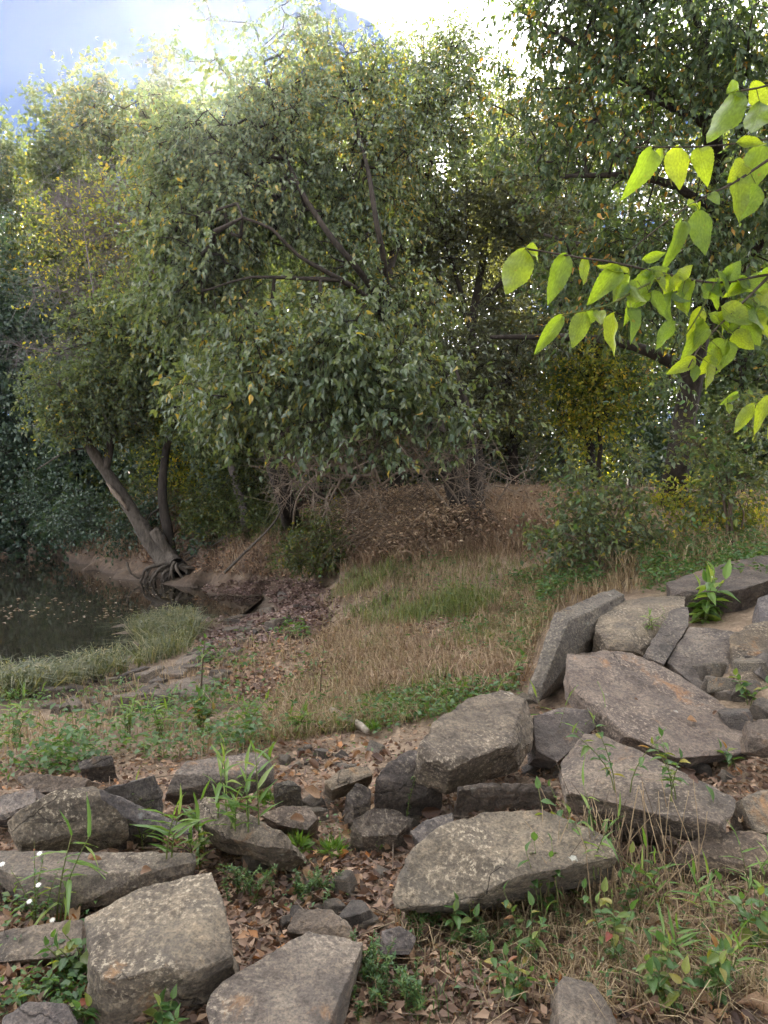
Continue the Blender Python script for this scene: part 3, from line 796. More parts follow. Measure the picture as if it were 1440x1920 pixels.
# --- fine-leaved grey-green tree behind the middle
make_tree('elm_tree', 'dusky small-leaved tree with a forked trunk, behind and right of the big middle tree', 'tree',
    [(rooted(905, 950, (895, 850, 15.2), (885, 720, 15.3), (886, 600, 15.4), (900, 520, 15.5), (910, 440, 15.5), (905, 330, 15.5)), 0.15, 0.05, 'trunk'),
     (P3((884, 620, 15.4), (862, 540, 15.1), (840, 470, 14.9), (820, 390, 14.8)), 0.07, 0.02, 'limb'),
     (P3((884, 610, 15.4), (850, 560, 15.6), (800, 500, 15.8), (760, 430, 15.9)), 0.06, 0.02, 'limb'),
     (P3((890, 580, 15.4), (940, 530, 15.0), (990, 460, 14.8), (1040, 400, 14.8)), 0.06, 0.02, 'limb'),
     (P3((890, 760, 15.3), (950, 720, 14.8), (1010, 700, 14.5)), 0.05, 0.02, 'limb')],
    [(880, 420, 200, 110, 15.2, 1.7, 1.1), (960, 350, 130, 120, 15.2, 1.3, .9), (1000, 430, 110, 90, 14.8, 1.0, .8), (760, 430, 110, 90, 15.4, 1.2, .8), (900, 680, 130, 90, 14.3, 1.0, 1), (980, 620, 90, 80, 14.6, .9, .6), (900, 770, 110, 60, 14.2, .8, .7), (1000, 220, 110, 110, 15.4, 1.2, .5)],
    B['dark'], G['elm'], n_per=88, ns=5, nl=12, L=0.42, size=0.085, aspect=0.55, droop=0.25, tpl=4, tip_r=0.005)

# --- leaning tree over the water, with its roots
lt = g1(328, 1082)
lroot, _, _ = make_tree('leaning_tree', 'grey tree leaning left over the pond, split bark and bare roots at the water', 'tree',
    [(np.vstack([lt + [0, 0.1, -0.05], P3((302, 1040, 19.0), (264, 985, 19.0), (227, 925, 19.0), (196, 880, 19.0), (168, 838, 18.9), (140, 800, 18.7))]), 0.25, 0.11, 'trunk'),
     (P3((196, 880, 19.0), (205, 850, 19.1), (210, 810, 19.2), (230, 740, 19.3)), 0.13, 0.05, 'limb'),
     (P3((150, 815, 18.8), (120, 770, 18.5), (110, 720, 18.3)), 0.08, 0.03, 'limb'),
     (P3((168, 838, 18.9), (120, 850, 18.4), (70, 880, 18.2)), 0.035, 0.012, 'limb')],
    [(190, 770, 110, 60, 18.6, 1.2, 1), (130, 740, 90, 55, 18.4, 1.0, .9), (250, 740, 90, 70, 19.0, 1.1, .9), (110, 800, 60, 30, 18.0, .6, .4), (180, 700, 120, 45, 18.9, 1.0, .7)],
    B['grey'], G['willow'], n_per=90, ns=4, nl=11, L=0.42, size=0.115, aspect=0.5, droop=0.35, tpl=4, rough=0.2, step=0.22, limb_sides=14)
for k, (ex, ey, dy) in enumerate([(255, 1100, -.2), (268, 1092, .1), (282, 1108, -.5), (300, 1112, -.7), (318, 1108, -.6), (340, 1112, -.6), (352, 1118, -.7), (364, 1100, -.2), (375, 1084, .2), (290, 1098, -.3), (331, 1100, -.4), (310, 1096, -.5), (272, 1104, -.3), (384, 1092, .1)]):
    e = at(ex, ey, 18.9 + dy); e[2] = max(e[2], WATER - .1)
    s0 = lt + [(ex - 320) * .0025, -.12, .28 + rng.uniform(-.12, .12)]
    m = (s0 + e) / 2 + np.array([rng.uniform(-.1, .1), -.25, .12 + rng.uniform(-.05, .1)])
    m2 = m * .4 + e * .6 + np.array([rng.uniform(-.1, .1), -.05, rng.uniform(-.08, .08)])
    q = resample(np.array([s0, m, m2, e]), .07)
    part('root', tube(q, np.linspace(.05, .014, len(q)), 7, .25, k), B['grey'], lroot, smooth=True)
# torn slab of bark on the trunk and the broken stub beside the second stem
q = P3((200, 905, 18.75), (215, 925, 18.72), (232, 945, 18.75), (240, 958, 18.85))
part('torn_bark', tube(resample(q, .06), np.interp(np.linspace(0, 1, len(resample(q, .06))), [0, .4, 1], [.02, .08, .02]), 6, .35, 3), B['twig'], lroot, smooth=False)
q = np.vstack([lt + [.05, -.02, .25], P3((318, 1040, 18.9), (300, 1010, 18.85), (288, 994, 18.85))])
part('broken_stub', tube(resample(q, .08), np.linspace(.2, .13, len(resample(q, .08))), 11, .28, 8), B['grey'], lroot, smooth=False)

make_tree('slim_tree', 'slim upright dark stem rising just right of the leaning trunk', 'tree',
    [(np.vstack([lt + [0.18, .05, 0.1], P3((322, 1040, 19.1), (316, 1000, 19.1), (305, 940, 19.1), (306, 890, 19.1), (312, 840, 19.0), (325, 790, 18.9), (340, 720, 18.8), (350, 640, 18.7))]), 0.15, 0.06, 'trunk'),
     (P3((306, 950, 19.1), (285, 962, 18.9), (272, 985, 18.8)), 0.03, 0.01, 'limb'),
     (P3((325, 790, 18.9), (380, 750, 18.2), (430, 730, 17.8)), 0.05, 0.02, 'limb'),
     (P3((345, 680, 18.8), (270, 640, 18.6), (180, 640, 18.4), (110, 660, 18.2)), 0.05, 0.015, 'limb')],
    [(400, 760, 80, 55, 17.4, 1.0, 1), (340, 650, 130, 70, 18.4, 1.2, 1), (260, 600, 120, 60, 18.4, 1.1, .8), (420, 690, 90, 60, 17.6, 1.0, .8), (300, 700, 100, 60, 18.3, 1.0, .6), (390, 820, 60, 35, 17.2, .6, .5)],
    B['dark'], G['willow'], n_per=100, ns=4, nl=11, L=0.45, size=0.125, aspect=0.55, droop=0.55, tpl=4)

# --- twiggy half-bare tree at the upper left
make_tree('half_bare_tree', 'half bare tree with a haze of mauve twigs at the left, few yellow leaves', 'tree',
    [(rooted(470, 1000, (400, 760, 20.5), (330, 600, 20.3), (285, 500, 20.0), (240, 455, 19.8), (190, 420, 19.6), (130, 390, 19.4)), 0.13, 0.03, 'trunk'),
     (P3((330, 600, 20.3), (260, 560, 20), (190, 560, 19.8), (110, 545, 19.6)), 0.05, 0.015, 'limb'),
     (P3((285, 500, 20.0), (250, 420, 19.9), (215, 350, 19.8)), 0.06, 0.015, 'limb'),
     (P3((330, 600, 20.3), (320, 480, 20.2), (320, 390, 20.2)), 0.05, 0.015, 'limb'),
     (P3((400, 760, 20.5), (280, 690, 19.8), (150, 670, 19.3), (40, 650, 19.0)), 0.06, 0.015, 'limb')],
    [(190, 400, 130, 80, 19.7, 1.3, 1), (270, 380, 110, 70, 19.9, 1.3, 1), (150, 540, 110, 50, 19.6, 1, .6), (110, 655, 110, 30, 19.1, .8, .6), (270, 470, 90, 50, 20, 1, .6)],
    B['mauve'], G['gold'], n_per=170, ns=5, nl=6, L=0.6, size=0.11, aspect=0.6, droop=0.2, tpl=4, bare=0.86, tip_r=0.0055, pw=0.42)

# --- young birch-pale dead stem
dt = thing('dead_sapling', 'thin pale dead stem standing upright among the twigs at the left', 'dead tree', at(186, 700, 19.0))
q = resample(P3((195, 705, 19.0), (183, 600, 18.9), (166, 490, 18.9), (152, 390, 18.9), (148, 330, 18.9)), .3)
part('stem', tube(q, np.linspace(.03, .008, len(q)), 6, .1), B['mauve'], dt, smooth=True)
def stuff(name, label, geo, mat):
    v, p_ = geo
    o = add(name, mesh_np(name, v, p_, mat), None, 'stuff')
    o['label'] = label; o['category'] = name.replace('_', ' ')
    return o

def ground_leaves(pts, hmin, hmax, size, aspect, tilt=.8, tpl=4):
    n = len(pts)
    pos = pts + np.stack([rng.normal(size=n) * .02, rng.normal(size=n) * .02, rng.uniform(hmin, hmax, n)], -1)
    d = unit(rng.normal(size=(n, 3)) * np.array([1, 1, .35]))
    nr = unit(np.array([0, 0, 1.0]) + rdir(n) * tilt)
    L = size * rng.uniform(.6, 1.35, n)
    return leaves(pos, d, nr, L, L * aspect, tpl)

# --- trees and thickets further back: each with its own trunk and crown
def far_tree(px, base_Y, top_py, w_px, label, leafm, bark, size, n, name='tree', low=0.25, lean=0, cat='tree', group=None, nb=5, aspect=.65, nl=10, droop=.25, L=.8, hole=None):
    x0 = float(at(px, 940, base_Y)[0]); z0 = float(gz(x0, base_Y))
    base = np.array([x0, base_Y, z0 - .2])
    top = at(px + lean, top_py, base_Y)
    H = top[2] - z0
    pybase = 940 - (z0 - CAM_Z) / base_Y * F
    limbs = [(np.array([base, base + [rng.uniform(-.2, .2), 0, H * .35], base * .4 + top * .6 + [rng.uniform(-.3, .3), rng.uniform(-.3, .3), 0], top * .93 + base * .07]), max(.06, H * .016), .025, 'trunk')]
    for k in range(3):
        f0 = rng.uniform(.3, .6)
        st = base + (top - base) * f0
        dx = rng.uniform(.4, .9) * w_px / F * base_Y * (1 if k % 2 else -1)
        limbs.append((np.array([st, st + [dx * .5, rng.uniform(-.6, .6), H * .1], st + [dx, rng.uniform(-1, 1), H * .2]]), H * .007, .015, 'limb'))
    bl = []
    span = pybase - top_py
    for k in range(nb):
        f = low + (1 - low) * (k + .5) / nb
        prof = math.sin(math.pi * min(.94, .14 + .80 * f)) ** .8
        cy = pybase - span * f
        ry = span * (1 - low) / nb * .95
        bl.append((px + lean * f + rng.uniform(-.3, .3) * w_px, cy, w_px * (.5 + .5 * prof) * rng.uniform(.75, 1.1), min(ry, span * f), base_Y + rng.uniform(-.4, .4), w_px / F * base_Y * .6, rng.uniform(.7, 1.3)))
    tp = at(px + lean, top_py, base_Y)
    bl.append((px + lean, top_py + span * .1, w_px * .35, span * .1, base_Y, w_px / F * base_Y * .3, .8))
    return make_tree(name, label, cat, limbs, bl, bark, leafm, n_per=n, ns=4, nl=nl, L=L, size=size, aspect=aspect, droop=droop, tpl=4, group=group, limb_sides=7, step=.9, rough=.08, thin=False, tip_r=.008)

far_tree(20, 34, 270, 80, 'rounded dull green tree touching the left edge of the sky', G['oak'], B['dark'], .21, 85)
far_tree(115, 31, 215, 80, 'bushy olive tree, second along the skyline from the left edge', G['oak'], B['dark'], .2, 85)
far_tree(205, 29, 160, 80, 'tall olive green tree whose top stands against the blue sky at the left', G['oak'], B['dark'], .19, 90)
far_tree(300, 27, 160, 85, 'dark purplish tree crown just left of the bright gap where the sun sits', G['elm'], B['dark'], .17, 90)
far_tree(395, 28, 230, 70, 'leafy tree behind the big middle tree, under the sun', G['oak'], B['dark'], .19, 55)
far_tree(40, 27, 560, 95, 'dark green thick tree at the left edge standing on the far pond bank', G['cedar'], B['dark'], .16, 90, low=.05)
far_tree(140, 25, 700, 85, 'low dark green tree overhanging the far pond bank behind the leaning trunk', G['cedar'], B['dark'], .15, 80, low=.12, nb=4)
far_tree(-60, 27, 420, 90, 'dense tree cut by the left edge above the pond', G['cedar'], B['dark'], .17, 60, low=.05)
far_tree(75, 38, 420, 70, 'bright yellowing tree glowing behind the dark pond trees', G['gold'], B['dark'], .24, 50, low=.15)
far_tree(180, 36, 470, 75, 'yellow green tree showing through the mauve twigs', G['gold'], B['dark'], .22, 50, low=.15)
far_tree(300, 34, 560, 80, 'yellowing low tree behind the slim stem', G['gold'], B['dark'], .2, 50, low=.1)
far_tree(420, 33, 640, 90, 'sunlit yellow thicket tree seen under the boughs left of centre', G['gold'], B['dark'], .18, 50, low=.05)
far_tree(560, 30, 430, 90, 'green tree filling the gap behind the middle limbs', G['oak'], B['dark'], .2, 60, low=.15)
far_tree(680, 27, 400, 95, 'leafy tree directly behind the crown of the big middle tree', G['oak'], B['dark'], .18, 60, low=.2)
far_tree(800, 28, 400, 85, 'tree behind the dusky small-leaved crown', G['elm'], B['dark'], .16, 60, low=.15)
far_tree(930, 26, 210, 95, 'tall shadowy tree right of centre with sky glinting through', G['elm'], B['dark'], .15, 60, low=.2)
far_tree(1060, 25, 150, 95, 'tall thin-leaved tree behind the upper right boughs', G['elm'], B['dark'], .14, 55, low=.25)
far_tree(1190, 24, 90, 100, 'high dark tree behind the right hand trunk', G['elm'], B['dark'], .14, 60, low=.25)
far_tree(1340, 23, 60, 110, 'broad dark tree at the right behind the leaf sprays', G['oak'], B['dark'], .15, 60, low=.25)
far_tree(1500, 21, 0, 110, 'tree leaning in from beyond the right edge', G['oak'], B['dark'], .15, 45, low=.2)
far_tree(1120, 30, 560, 85, 'yellow lit small tree in the gap left of the dark right trunk', G['gold'], B['dark'], .15, 60, low=.1)
far_tree(1010, 27, 660, 80, 'shaded understorey tree behind the reddish dry grass', G['elm'], B['dark'], .13, 60, low=.05)
far_tree(1230, 26, 640, 90, 'dim green understorey tree behind the shrub at the right', G['oak'], B['dark'], .14, 60, low=.05)
far_tree(1370, 22, 560, 90, 'yellowish green understorey tree at the right edge', G['oak'], B['dark'], .13, 60, low=.05)
far_tree(620, 24, 600, 90, 'dim thicket tree behind the tangle of bare twigs', G['elm'], B['dark'], .14, 60, low=.03)
far_tree(740, 22, 640, 85, 'dark thicket tree behind the brown bramble mound', G['elm'], B['dark'], .13, 60, low=.03)
far_tree(500, 25, 700, 70, 'dark leaved bush tree behind the double stems left of centre', G['cedar'], B['dark'], .14, 55, low=.03)
far_tree(860, 21, 700, 80, 'dark bush tree behind the forked trunk base', G['cedar'], B['dark'], .12, 60, low=.03)

far_tree(600, 19, 430, 110, 'grey green tree close behind the limbs of the big middle tree', G['willow'], B['dark'], .115, 95, low=.1, nb=7)
far_tree(450, 20, 430, 100, 'grey green tree filling in behind the left boughs of the big middle tree', G['willow'], B['dark'], .115, 95, low=.08, nb=7)
far_tree(310, 22.5, 400, 90, 'soft green tree behind the slim stem and the leaning trunk', G['willow'], B['dark'], .12, 85, low=.1, nb=7)
far_tree(745, 18.5, 330, 95, 'dusky tree between the big middle tree and the forked small-leaved tree', G['elm'], B['dark'], .10, 100, low=.08, nb=7)
far_tree(960, 19, 300, 95, 'dusky fine-leaved tree behind the tip of the overhanging branch', G['elm'], B['dark'], .10, 100, low=.08, nb=7)
far_tree(1110, 17, 380, 95, 'shadowy tree behind the horizontal bough of the right hand tree', G['right'], B['dark'], .11, 85, low=.3, nb=6)
far_tree(1400, 15, 330, 95, 'shadowy leafy tree at the right edge behind the sapling shrub', G['right'], B['dark'], .11, 80, low=.1, nb=7)

far_tree(385, 21.5, 800, 62, 'bush tree, sunlight put into its yellow green leaf colour, between slim and twin stems', G['gold'], B['dark'], .10, 60, low=.1, nb=4)  # leaf colour gives this bush and the next the sunlight they miss
far_tree(1115, 16, 640, 60, 'small tree, its leaves coloured yellow green as if sunlit, under the right hand bough', G['gold'], B['dark'], .085, 26, low=.35, nb=5)

# the wood beyond, too far and dense to tell one bush from the next
def thicket(label, x0, x1, y0, y1, h0, h1, n, size, mat):
    cx = rng.uniform(x0, x1, n // 90); cy = rng.uniform(y0, y1, n // 90)
    ch = rng.uniform(0, 1, n // 90) * rng.uniform(h0, h1, n // 90)
    c_ = np.stack([cx, cy, gz(cx, cy) + ch], -1)
    c_ = c_[gz(cx, cy) > .3]
    p_ = np.repeat(c_, 90, 0) + rdir(len(c_) * 90) * (rng.random((len(c_) * 90, 1)) ** .5) * np.array([.8, .8, .6])
    L_ = size * rng.uniform(.6, 1.3, len(p_))
    stuff('undergrowth', label, leaves(p_, unit(rdir(len(p_)) + [0, 0, -.3]), rdir(len(p_)) + [0, 0, .8], L_, L_ * .6, 4), mat)

# the same wood closes round the clearing behind and beside the viewer
def wood_edge(label, cx, cy, r, a0, a1, h, n, size, mat):
    a_ = rng.uniform(a0, a1, n // 120); rr = r + rng.uniform(-1.5, 4, n // 120)
    x_, y_ = cx + rr * np.cos(a_), cy + rr * np.sin(a_)
    hh = h * (.75 + .35 * noise(np.stack([a_ * 5, 0 * a_, 0 * a_], -1), 77))
    c_ = np.stack([x_, y_, gz(np.clip(x_, -70, 70), np.clip(y_, -5.5, 100)) + rng.uniform(.3, 1, n // 120) ** .8 * hh], -1)
    p_ = np.repeat(c_, 120, 0) + rdir(len(c_) * 120) * (rng.random((len(c_) * 120, 1)) ** .5) * np.array([1.1, 1.1, .8])
    L_ = size * rng.uniform(.6, 1.3, len(p_))
    stuff('wood', label, leaves(p_, unit(rdir(len(p_)) + [0, 0, -.3]), rdir(len(p_)) + [0, 0, .8], L_, L_ * .6, 4), mat)
wood_edge('leafy edge of the wood behind the clearing', 0, 3, 11, math.radians(190), math.radians(378), 9.5, 42000, .34, G['oak'])

# double stems at the left of the bramble mound
for (pts, r, lab) in [(((545, 985), (520, 915, 15.6), (502, 860, 15.7), (490, 800, 15.8), (470, 700, 15.8), (450, 600, 15.8)), .14, 'dark stem tilting left beside the bare twig tangle, left of a close pair'),
                      (((556, 980), (535, 900, 15.9), (525, 830, 16.0), (520, 740, 16.1), (540, 620, 16.1)), .13, 'dark upright stem beside the bare twig tangle, right of a close pair')]:
    bx = 40 if 'upright' in lab else -30
    make_tree('twin_stem_tree', lab, 'tree', [(rooted(*pts[0], *pts[1:]), r, .05, 'trunk'), (P3((pts[3][0], 830, 15.8), (pts[3][0] + bx * 2, 730, 15.2)), .05, .02, 'limb')],
        [(500 + bx, 640, 90, 60, 15.6, .9, 1), (470 + bx * 2, 720, 80, 50, 15.2, .8, .8)], B['dark'], G['mulberry'], n_per=60, ns=4, nl=8, L=.45, size=.11, aspect=.5, droop=.6, tpl=4)

# ---- bare twig tangle hanging under the middle tree
def twig_tangle(name, label, cat, root_pts, blobs, mat, n, r, tip_r=.005):
    root = thing(name, label, cat, root_pts[0][0])
    dense = []
    for k, q in enumerate(root_pts):
        q = resample(q, .2); rr = np.linspace(r, r * .4, len(q))
        dense.append((q, rr)); part('limb', tube(q, rr, 6, .12, k), mat, root, smooth=True)
    tg = np.concatenate([blob(*b_, n) for b_ in blobs])
    pa, pb, ra, rb, td = grow(dense, tg, wob=.3, arch=.15, seg=.2, tip_r=tip_r, pw=.4)
    o, d, ln = sprays(tg, td, 3, .4, .3)
    g_ = Geo(); g_.put(*sleeves(pa, pb, ra, rb, 4)); g_.put(*sleeves(o, o + d * ln[:, None], np.full(len(o), tip_r * .8), np.full(len(o), tip_r * .4), 3))
    part('twigs', g_.get(), mat, root, 'stuff')
    return root
twig_tangle('dead_shrub', 'tangle of bare grey twigs arching under the middle tree', 'dead shrub',
    [rooted(548, 990, (560, 930, 14.6), (620, 870, 13.8), (700, 830, 13.2)), rooted(590, 1000, (640, 900, 13.8), (720, 850, 13.0), (760, 800, 12.6)), rooted(880, 985, (800, 900, 11.6), (760, 850, 11.3), (700, 850, 11.0))],
    [(600, 870, 120, 60, 11.6, .7), (700, 830, 120, 55, 10.8, .6), (540, 900, 70, 60, 12.6, .5), (790, 850, 80, 60, 10.9, .4), (660, 920, 90, 50, 11.6, .5)], B['twig'], 44, .026)
twig_tangle('bare_branch', 'pale bare branches crooked around the foot of the middle trunk', 'dead branch',
    [rooted(890, 985, (850, 925, 11.5), (820, 880, 11.2), (835, 850, 11.1)), rooted(900, 980, (960, 900, 11.6), (1000, 880, 11.6))],
    [(830, 870, 60, 50, 11.2, .4), (950, 890, 70, 50, 11.6, .4), (880, 900, 50, 50, 11.4, .3)], B['twig'], 26, .022)
twig_tangle('driftwood_tangle', 'grey driftwood sticks heaped at the foot of the leaning tree', 'driftwood',
    [P3((262, 1108, 18.2), (275, 1080, 18.3), (290, 1055, 18.5)), P3((238, 1055, 18.4), (245, 1075, 18.3), (262, 1085, 18.3)), P3((250, 1110, 18.1), (300, 1065, 18.5)), P3((350, 1050, 19.2), (420, 1010, 18.4), (460, 985, 18.2)), P3((345, 1040, 19.2), (400, 1015, 18.8))],
    [(280, 1085, 40, 18, 18.3, .4), (390, 1020, 40, 12, 18.8, .4)], B['grey'], 18, .035)
st = thing('fallen_branch', 'long bare branch lying slanted down the bank left of the bramble mound', 'dead branch', at(430, 1070, 16.4))
q = resample(P3((420, 1075, 16.3), (460, 1035, 16.4), (510, 985, 16.0), (530, 950, 15.6)), .2)
part('stick', tube(q, np.linspace(.035, .02, len(q)), 6, .15), B['grey'], st, smooth=True)

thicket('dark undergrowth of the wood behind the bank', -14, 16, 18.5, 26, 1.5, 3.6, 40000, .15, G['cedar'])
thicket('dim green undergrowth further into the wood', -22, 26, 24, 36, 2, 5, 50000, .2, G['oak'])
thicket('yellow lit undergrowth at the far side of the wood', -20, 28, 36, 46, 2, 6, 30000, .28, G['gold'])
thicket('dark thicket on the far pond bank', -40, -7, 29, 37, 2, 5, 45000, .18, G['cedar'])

# ------------------------------------------------------------------ grass, brush, weeds and litter
def in_poly(pts, poly):
    poly = np.asarray(poly, float); x, y = pts[:, 0], pts[:, 1]
    r = np.zeros(len(pts), bool); j = len(poly) - 1
    for i in range(len(poly)):
        c = ((poly[i, 1] > y) != (poly[j, 1] > y)) & (x < (poly[j, 0] - poly[i, 0]) * (y - poly[i, 1]) / (poly[j, 1] - poly[i, 1] + 1e-9) + poly[i, 0])
        r ^= c; j = i
    return r

def scatter(poly, n, clump=0.0, cs=1.2, seed=0, thr=0.0):
    """ground points inside a patch outlined in the photograph"""
    poly = np.asarray(poly, float)
    lo, hi = poly.min(0), poly.max(0)
    q = lo + rng.random((int(n * 2.6), 2)) * (hi - lo)
    q = q[in_poly(q, poly)]
    pts, ok = ghit(q[:, 0], q[:, 1])
    pts = pts[ok]
    if clump:
        k = fbm(pts * np.array([cs, cs, 0]) + 5.3 * seed, 3, seed)
        pts = pts[rng.random(len(pts)) < np.clip(0.5 + clump * (k - thr), 0.02, 1)]
    pts = pts[pts[:, 2] > WATER + .01]
    return pts[:n]

def blades(pts, h, wd, lean=0.5, per=1):
    if per > 1:
        pts = np.repeat(pts, per, 0)
        pts = pts + rng.normal(size=pts.shape) * np.array([.03, .03, 0])
    n = len(pts)
    H = h * rng.uniform(.45, 1.2, n)
    W = wd * rng.uniform(.7, 1.3, n)
    az = rng.uniform(0, 2 * np.pi, n)
    ld = np.stack([np.cos(az), np.sin(az), 0 * az], -1) * (np.abs(rng.normal(size=n)) * lean)[:, None]
    s = np.stack([-np.sin(az), np.cos(az), 0 * az], -1)
    fa = rng.uniform(0, np.pi, n)
    s = np.stack([np.cos(fa), np.sin(fa), 0 * az], -1)
    up = np.array([0, 0, 1.0])
    b0 = pts - up * .02
    m = pts + (up * .6 + ld * .35) * H[:, None]
    t_ = pts + (up * (1 - .35 * np.clip(lean, 0, 1.2)) + ld * 1.0) * H[:, None]
    V = np.stack([b0 - s * W[:, None] / 2, b0 + s * W[:, None] / 2, m + s * W[:, None] * .4, m - s * W[:, None] * .4, t_], 1).reshape(-1, 3)
    k = np.arange(n)[:, None] * 5
    return V, [k + np.array([[0, 1, 2, 3]]), k + np.array([[3, 2, 4]])]

SHORE = [(0, 1195), (60, 1180), (150, 1155), (250, 1142), (355, 1150), (372, 1185), (350, 1225), (210, 1275), (60, 1310), (0, 1315)]
gg = Geo()
gg.put(*blades(scatter(SHORE, 9000, 1.0, 1.2, 1, -.15), .36, .011, 1.25, 2))
stuff('shore_grass', 'pale green trailing grass along the near pond edge', gg.get(), G['pale_grass'])
stuff('shore_leaves', 'small pale blades and leaves in the pond edge grass', ground_leaves(scatter(SHORE, 9000, 1.0, 1.2, 1, -.15), .03, .3, .06, .22, 1.0), G['pale_grass'])
SLOPE = [(640, 1090), (720, 1045), (900, 1020), (1010, 1035), (1100, 1090), (1010, 1170), (985, 1290), (800, 1350), (620, 1380), (470, 1400), (520, 1300), (590, 1230), (600, 1140)]
gg = Geo()
gg.put(*blades(scatter(SLOPE, 7000, 1.3, 1.1, 2, .25), .17, .006, 1.1, 2))
gg.put(*blades(scatter([(650, 1080), (760, 1040), (900, 1050), (1000, 1100), (900, 1160), (700, 1180), (620, 1140)], 2600, 1.2, 1.5, 8, .2),   .24, .008, 1.0, 2))
stuff('green_grass', 'thin green grass on the slope above the stones', gg.get(), G['green_grass'])
gg = Geo()
gg.put(*blades(scatter(SLOPE, 11000, 1.0, 1.3, 4, .05), .16, .006, 1.1, 2))
gg.put(*blades(scatter([(-400, 1300), (0, 1270), (200, 1250), (450, 1210), (560, 1180), (620, 1280), (520, 1420), (200, 1440), (-400, 1480)], 4500, 1.2, 1.3, 5, .2), .20, .006, .9, 1))
gg.put(*blades(scatter([(1000, 960), (1440, 900), (2000, 860), (2000, 1300), (1700, 1330), (1440, 1060), (1180, 1100), (1040, 1060)], 17000, .4, 1.0, 6, -.2), .42, .010, .8, 1))
gg.put(*blades(scatter([(940, 1080), (1100, 1060), (1260, 1090), (1040, 1150), (990, 1230), (950, 1290)], 2500, .5, 1.3, 5, -.2), .22, .007, 1.0, 2))
stuff('dry_grass', 'straw coloured dry grass over the slope', gg.get(), G['dry_grass'])
BRUSH = [(560, 1010), (640, 960), (720, 930), (820, 945), (960, 935), (1090, 950), (1060, 1030), (900, 1045), (760, 1060), (640, 1075), (570, 1060)]
gg = Geo()
gg.put(*blades(scatter(BRUSH, 9000, .6, .9, 7, -.2), .34, .009, 1.1, 2))
gg.put(*blades(scatter([(920, 950), (1090, 940), (1070, 1010), (930, 1010)], 3000, .3, .9, 7, -.4), .5, .011, .5, 2))
gg.put(*blades(scatter(SLOPE, 4500, 1.5, 1.6, 62, .3), .22, .007, 1.2, 2))
stuff('rusty_grass', 'rusty brown dead grass on top of the bank', gg.get(), G['rust_grass'])
gg = Geo()
gg.put(*blades(scatter([(0, 935), (300, 950), (340, 1060), (150, 1045), (0, 1032)], 4500, .5, .5, 41, -.2), .5, .016, 1.3))
gg.put(*blades(scatter([(380, 1000), (560, 1000), (640, 1090), (400, 1080)], 3500, .5, .8, 42, -.2), .3, .010, 1.2))
stuff('bank_brush', 'brown dead brush and rootlets hanging on the pond bank', gg.get(), G['rust_grass'])
# weedy green on bank face and under the trees
gg = Geo()
for poly, n, hh in [([(540, 1010), (640, 960), (650, 1060), (600, 1090), (540, 1080)], 2600, .5), ([(330, 960), (520, 930), (540, 1010), (420, 1030), (340, 1010)], 3000, .6), ([(0, 890), (250, 930), (240, 1010), (150, 1000), (0, 930)], 5000, .7), ([(250, 900), (520, 900), (540, 1000), (400, 1000), (250, 960)], 3000, .6)]:
    gg.put(*ground_leaves(scatter(poly, n, .6, .8, 3, -.2), .02, hh, .085, .4, 1.0))
    gg.put(*blades(scatter(poly, n // 2, .6, .8, 3, -.2), hh * 1.1, .01, .5))
stuff('bank_weeds', 'dull green weeds on the face of the bank', gg.get(), G['oak'])
gg = Geo()
WEED = [(0, 1300), (120, 1290), (260, 1290), (360, 1330), (420, 1300), (560, 1330), (700, 1320), (960, 1290), (980, 1320), (800, 1390), (640, 1420), (520, 1400), (330, 1430), (220, 1440), (0, 1470)]
w_ = scatter(WEED, 6500, 1.5, 1.5, 12, .3)
gg.put(*ground_leaves(w_, .01, .16, .042, .55, .7))
w2 = scatter([(0, 1370), (200, 1340), (460, 1320), (520, 1410), (300, 1445), (0, 1480)], 3200, 1.4, 1.6, 14, .25)
gg.put(*ground_leaves(w2, .02, .26, .055, .55, .7))
gg.put(*ground_leaves(scatter([(950, 1100), (1100, 1060), (1130, 1100), (1020, 1150)], 1500, .8, 2, 3), .02, .2, .06, .4))
gg.put(*ground_leaves(scatter([(1190, 1010), (1440, 1010), (1440, 1090), (1200, 1105)], 2500, .7, 1.6, 4), .02, .3, .06, .4))
gg.put(*ground_leaves(scatter([(370, 1200), (560, 1170), (620, 1240), (540, 1310), (360, 1300)], 3500, 1.2, 1.2, 21, .1), .01, .14, .06, .45, .8))
gg.put(*ground_leaves(scatter([(960, 1080), (1080, 1080), (1160, 1095), (1040, 1150), (985, 1230), (960, 1290), (930, 1200)], 1800, .8, 2.0, 23, -.1), .01, .14, .05, .45, .8))
gg.put(*ground_leaves(scatter([(1180, 1040), (1440, 1030), (1440, 1125), (1320, 1130), (1200, 1120)], 2600, .6, 2.0, 26, -.2), .02, .3, .06, .42, .8))
gg.put(*ground_leaves(scatter(SLOPE, 4500, 1.6, 1.9, 61, .35), .01, .16, .05, .42, .9))
stuff('low_weeds', 'low leafy green weeds between the grass and the stones', gg.get(), G['herb'])
BED = [(380, 1100), (480, 1085), (600, 1095), (640, 1130), (600, 1190), (480, 1210), (400, 1230), (370, 1190), (340, 1140)]
stuff('creek_bed_litter', 'purplish brown dead leaves covering the dry creek bed', ground_leaves(scatter(BED, 14000, .6, 1, 2, -.2), .0, .025, .06, .6, .6), G['bed_litter'])
gg = Geo()
gg.put(*ground_leaves(scatter([(0, 1420), (560, 1370), (1000, 1330), (1440, 1360), (2000, 1300), (2000, 1920), (-400, 1920), (-400, 1440)], 24000, .5, 2.5, 3, -.2), .0, .035, .046, .5, 1.1, 5))
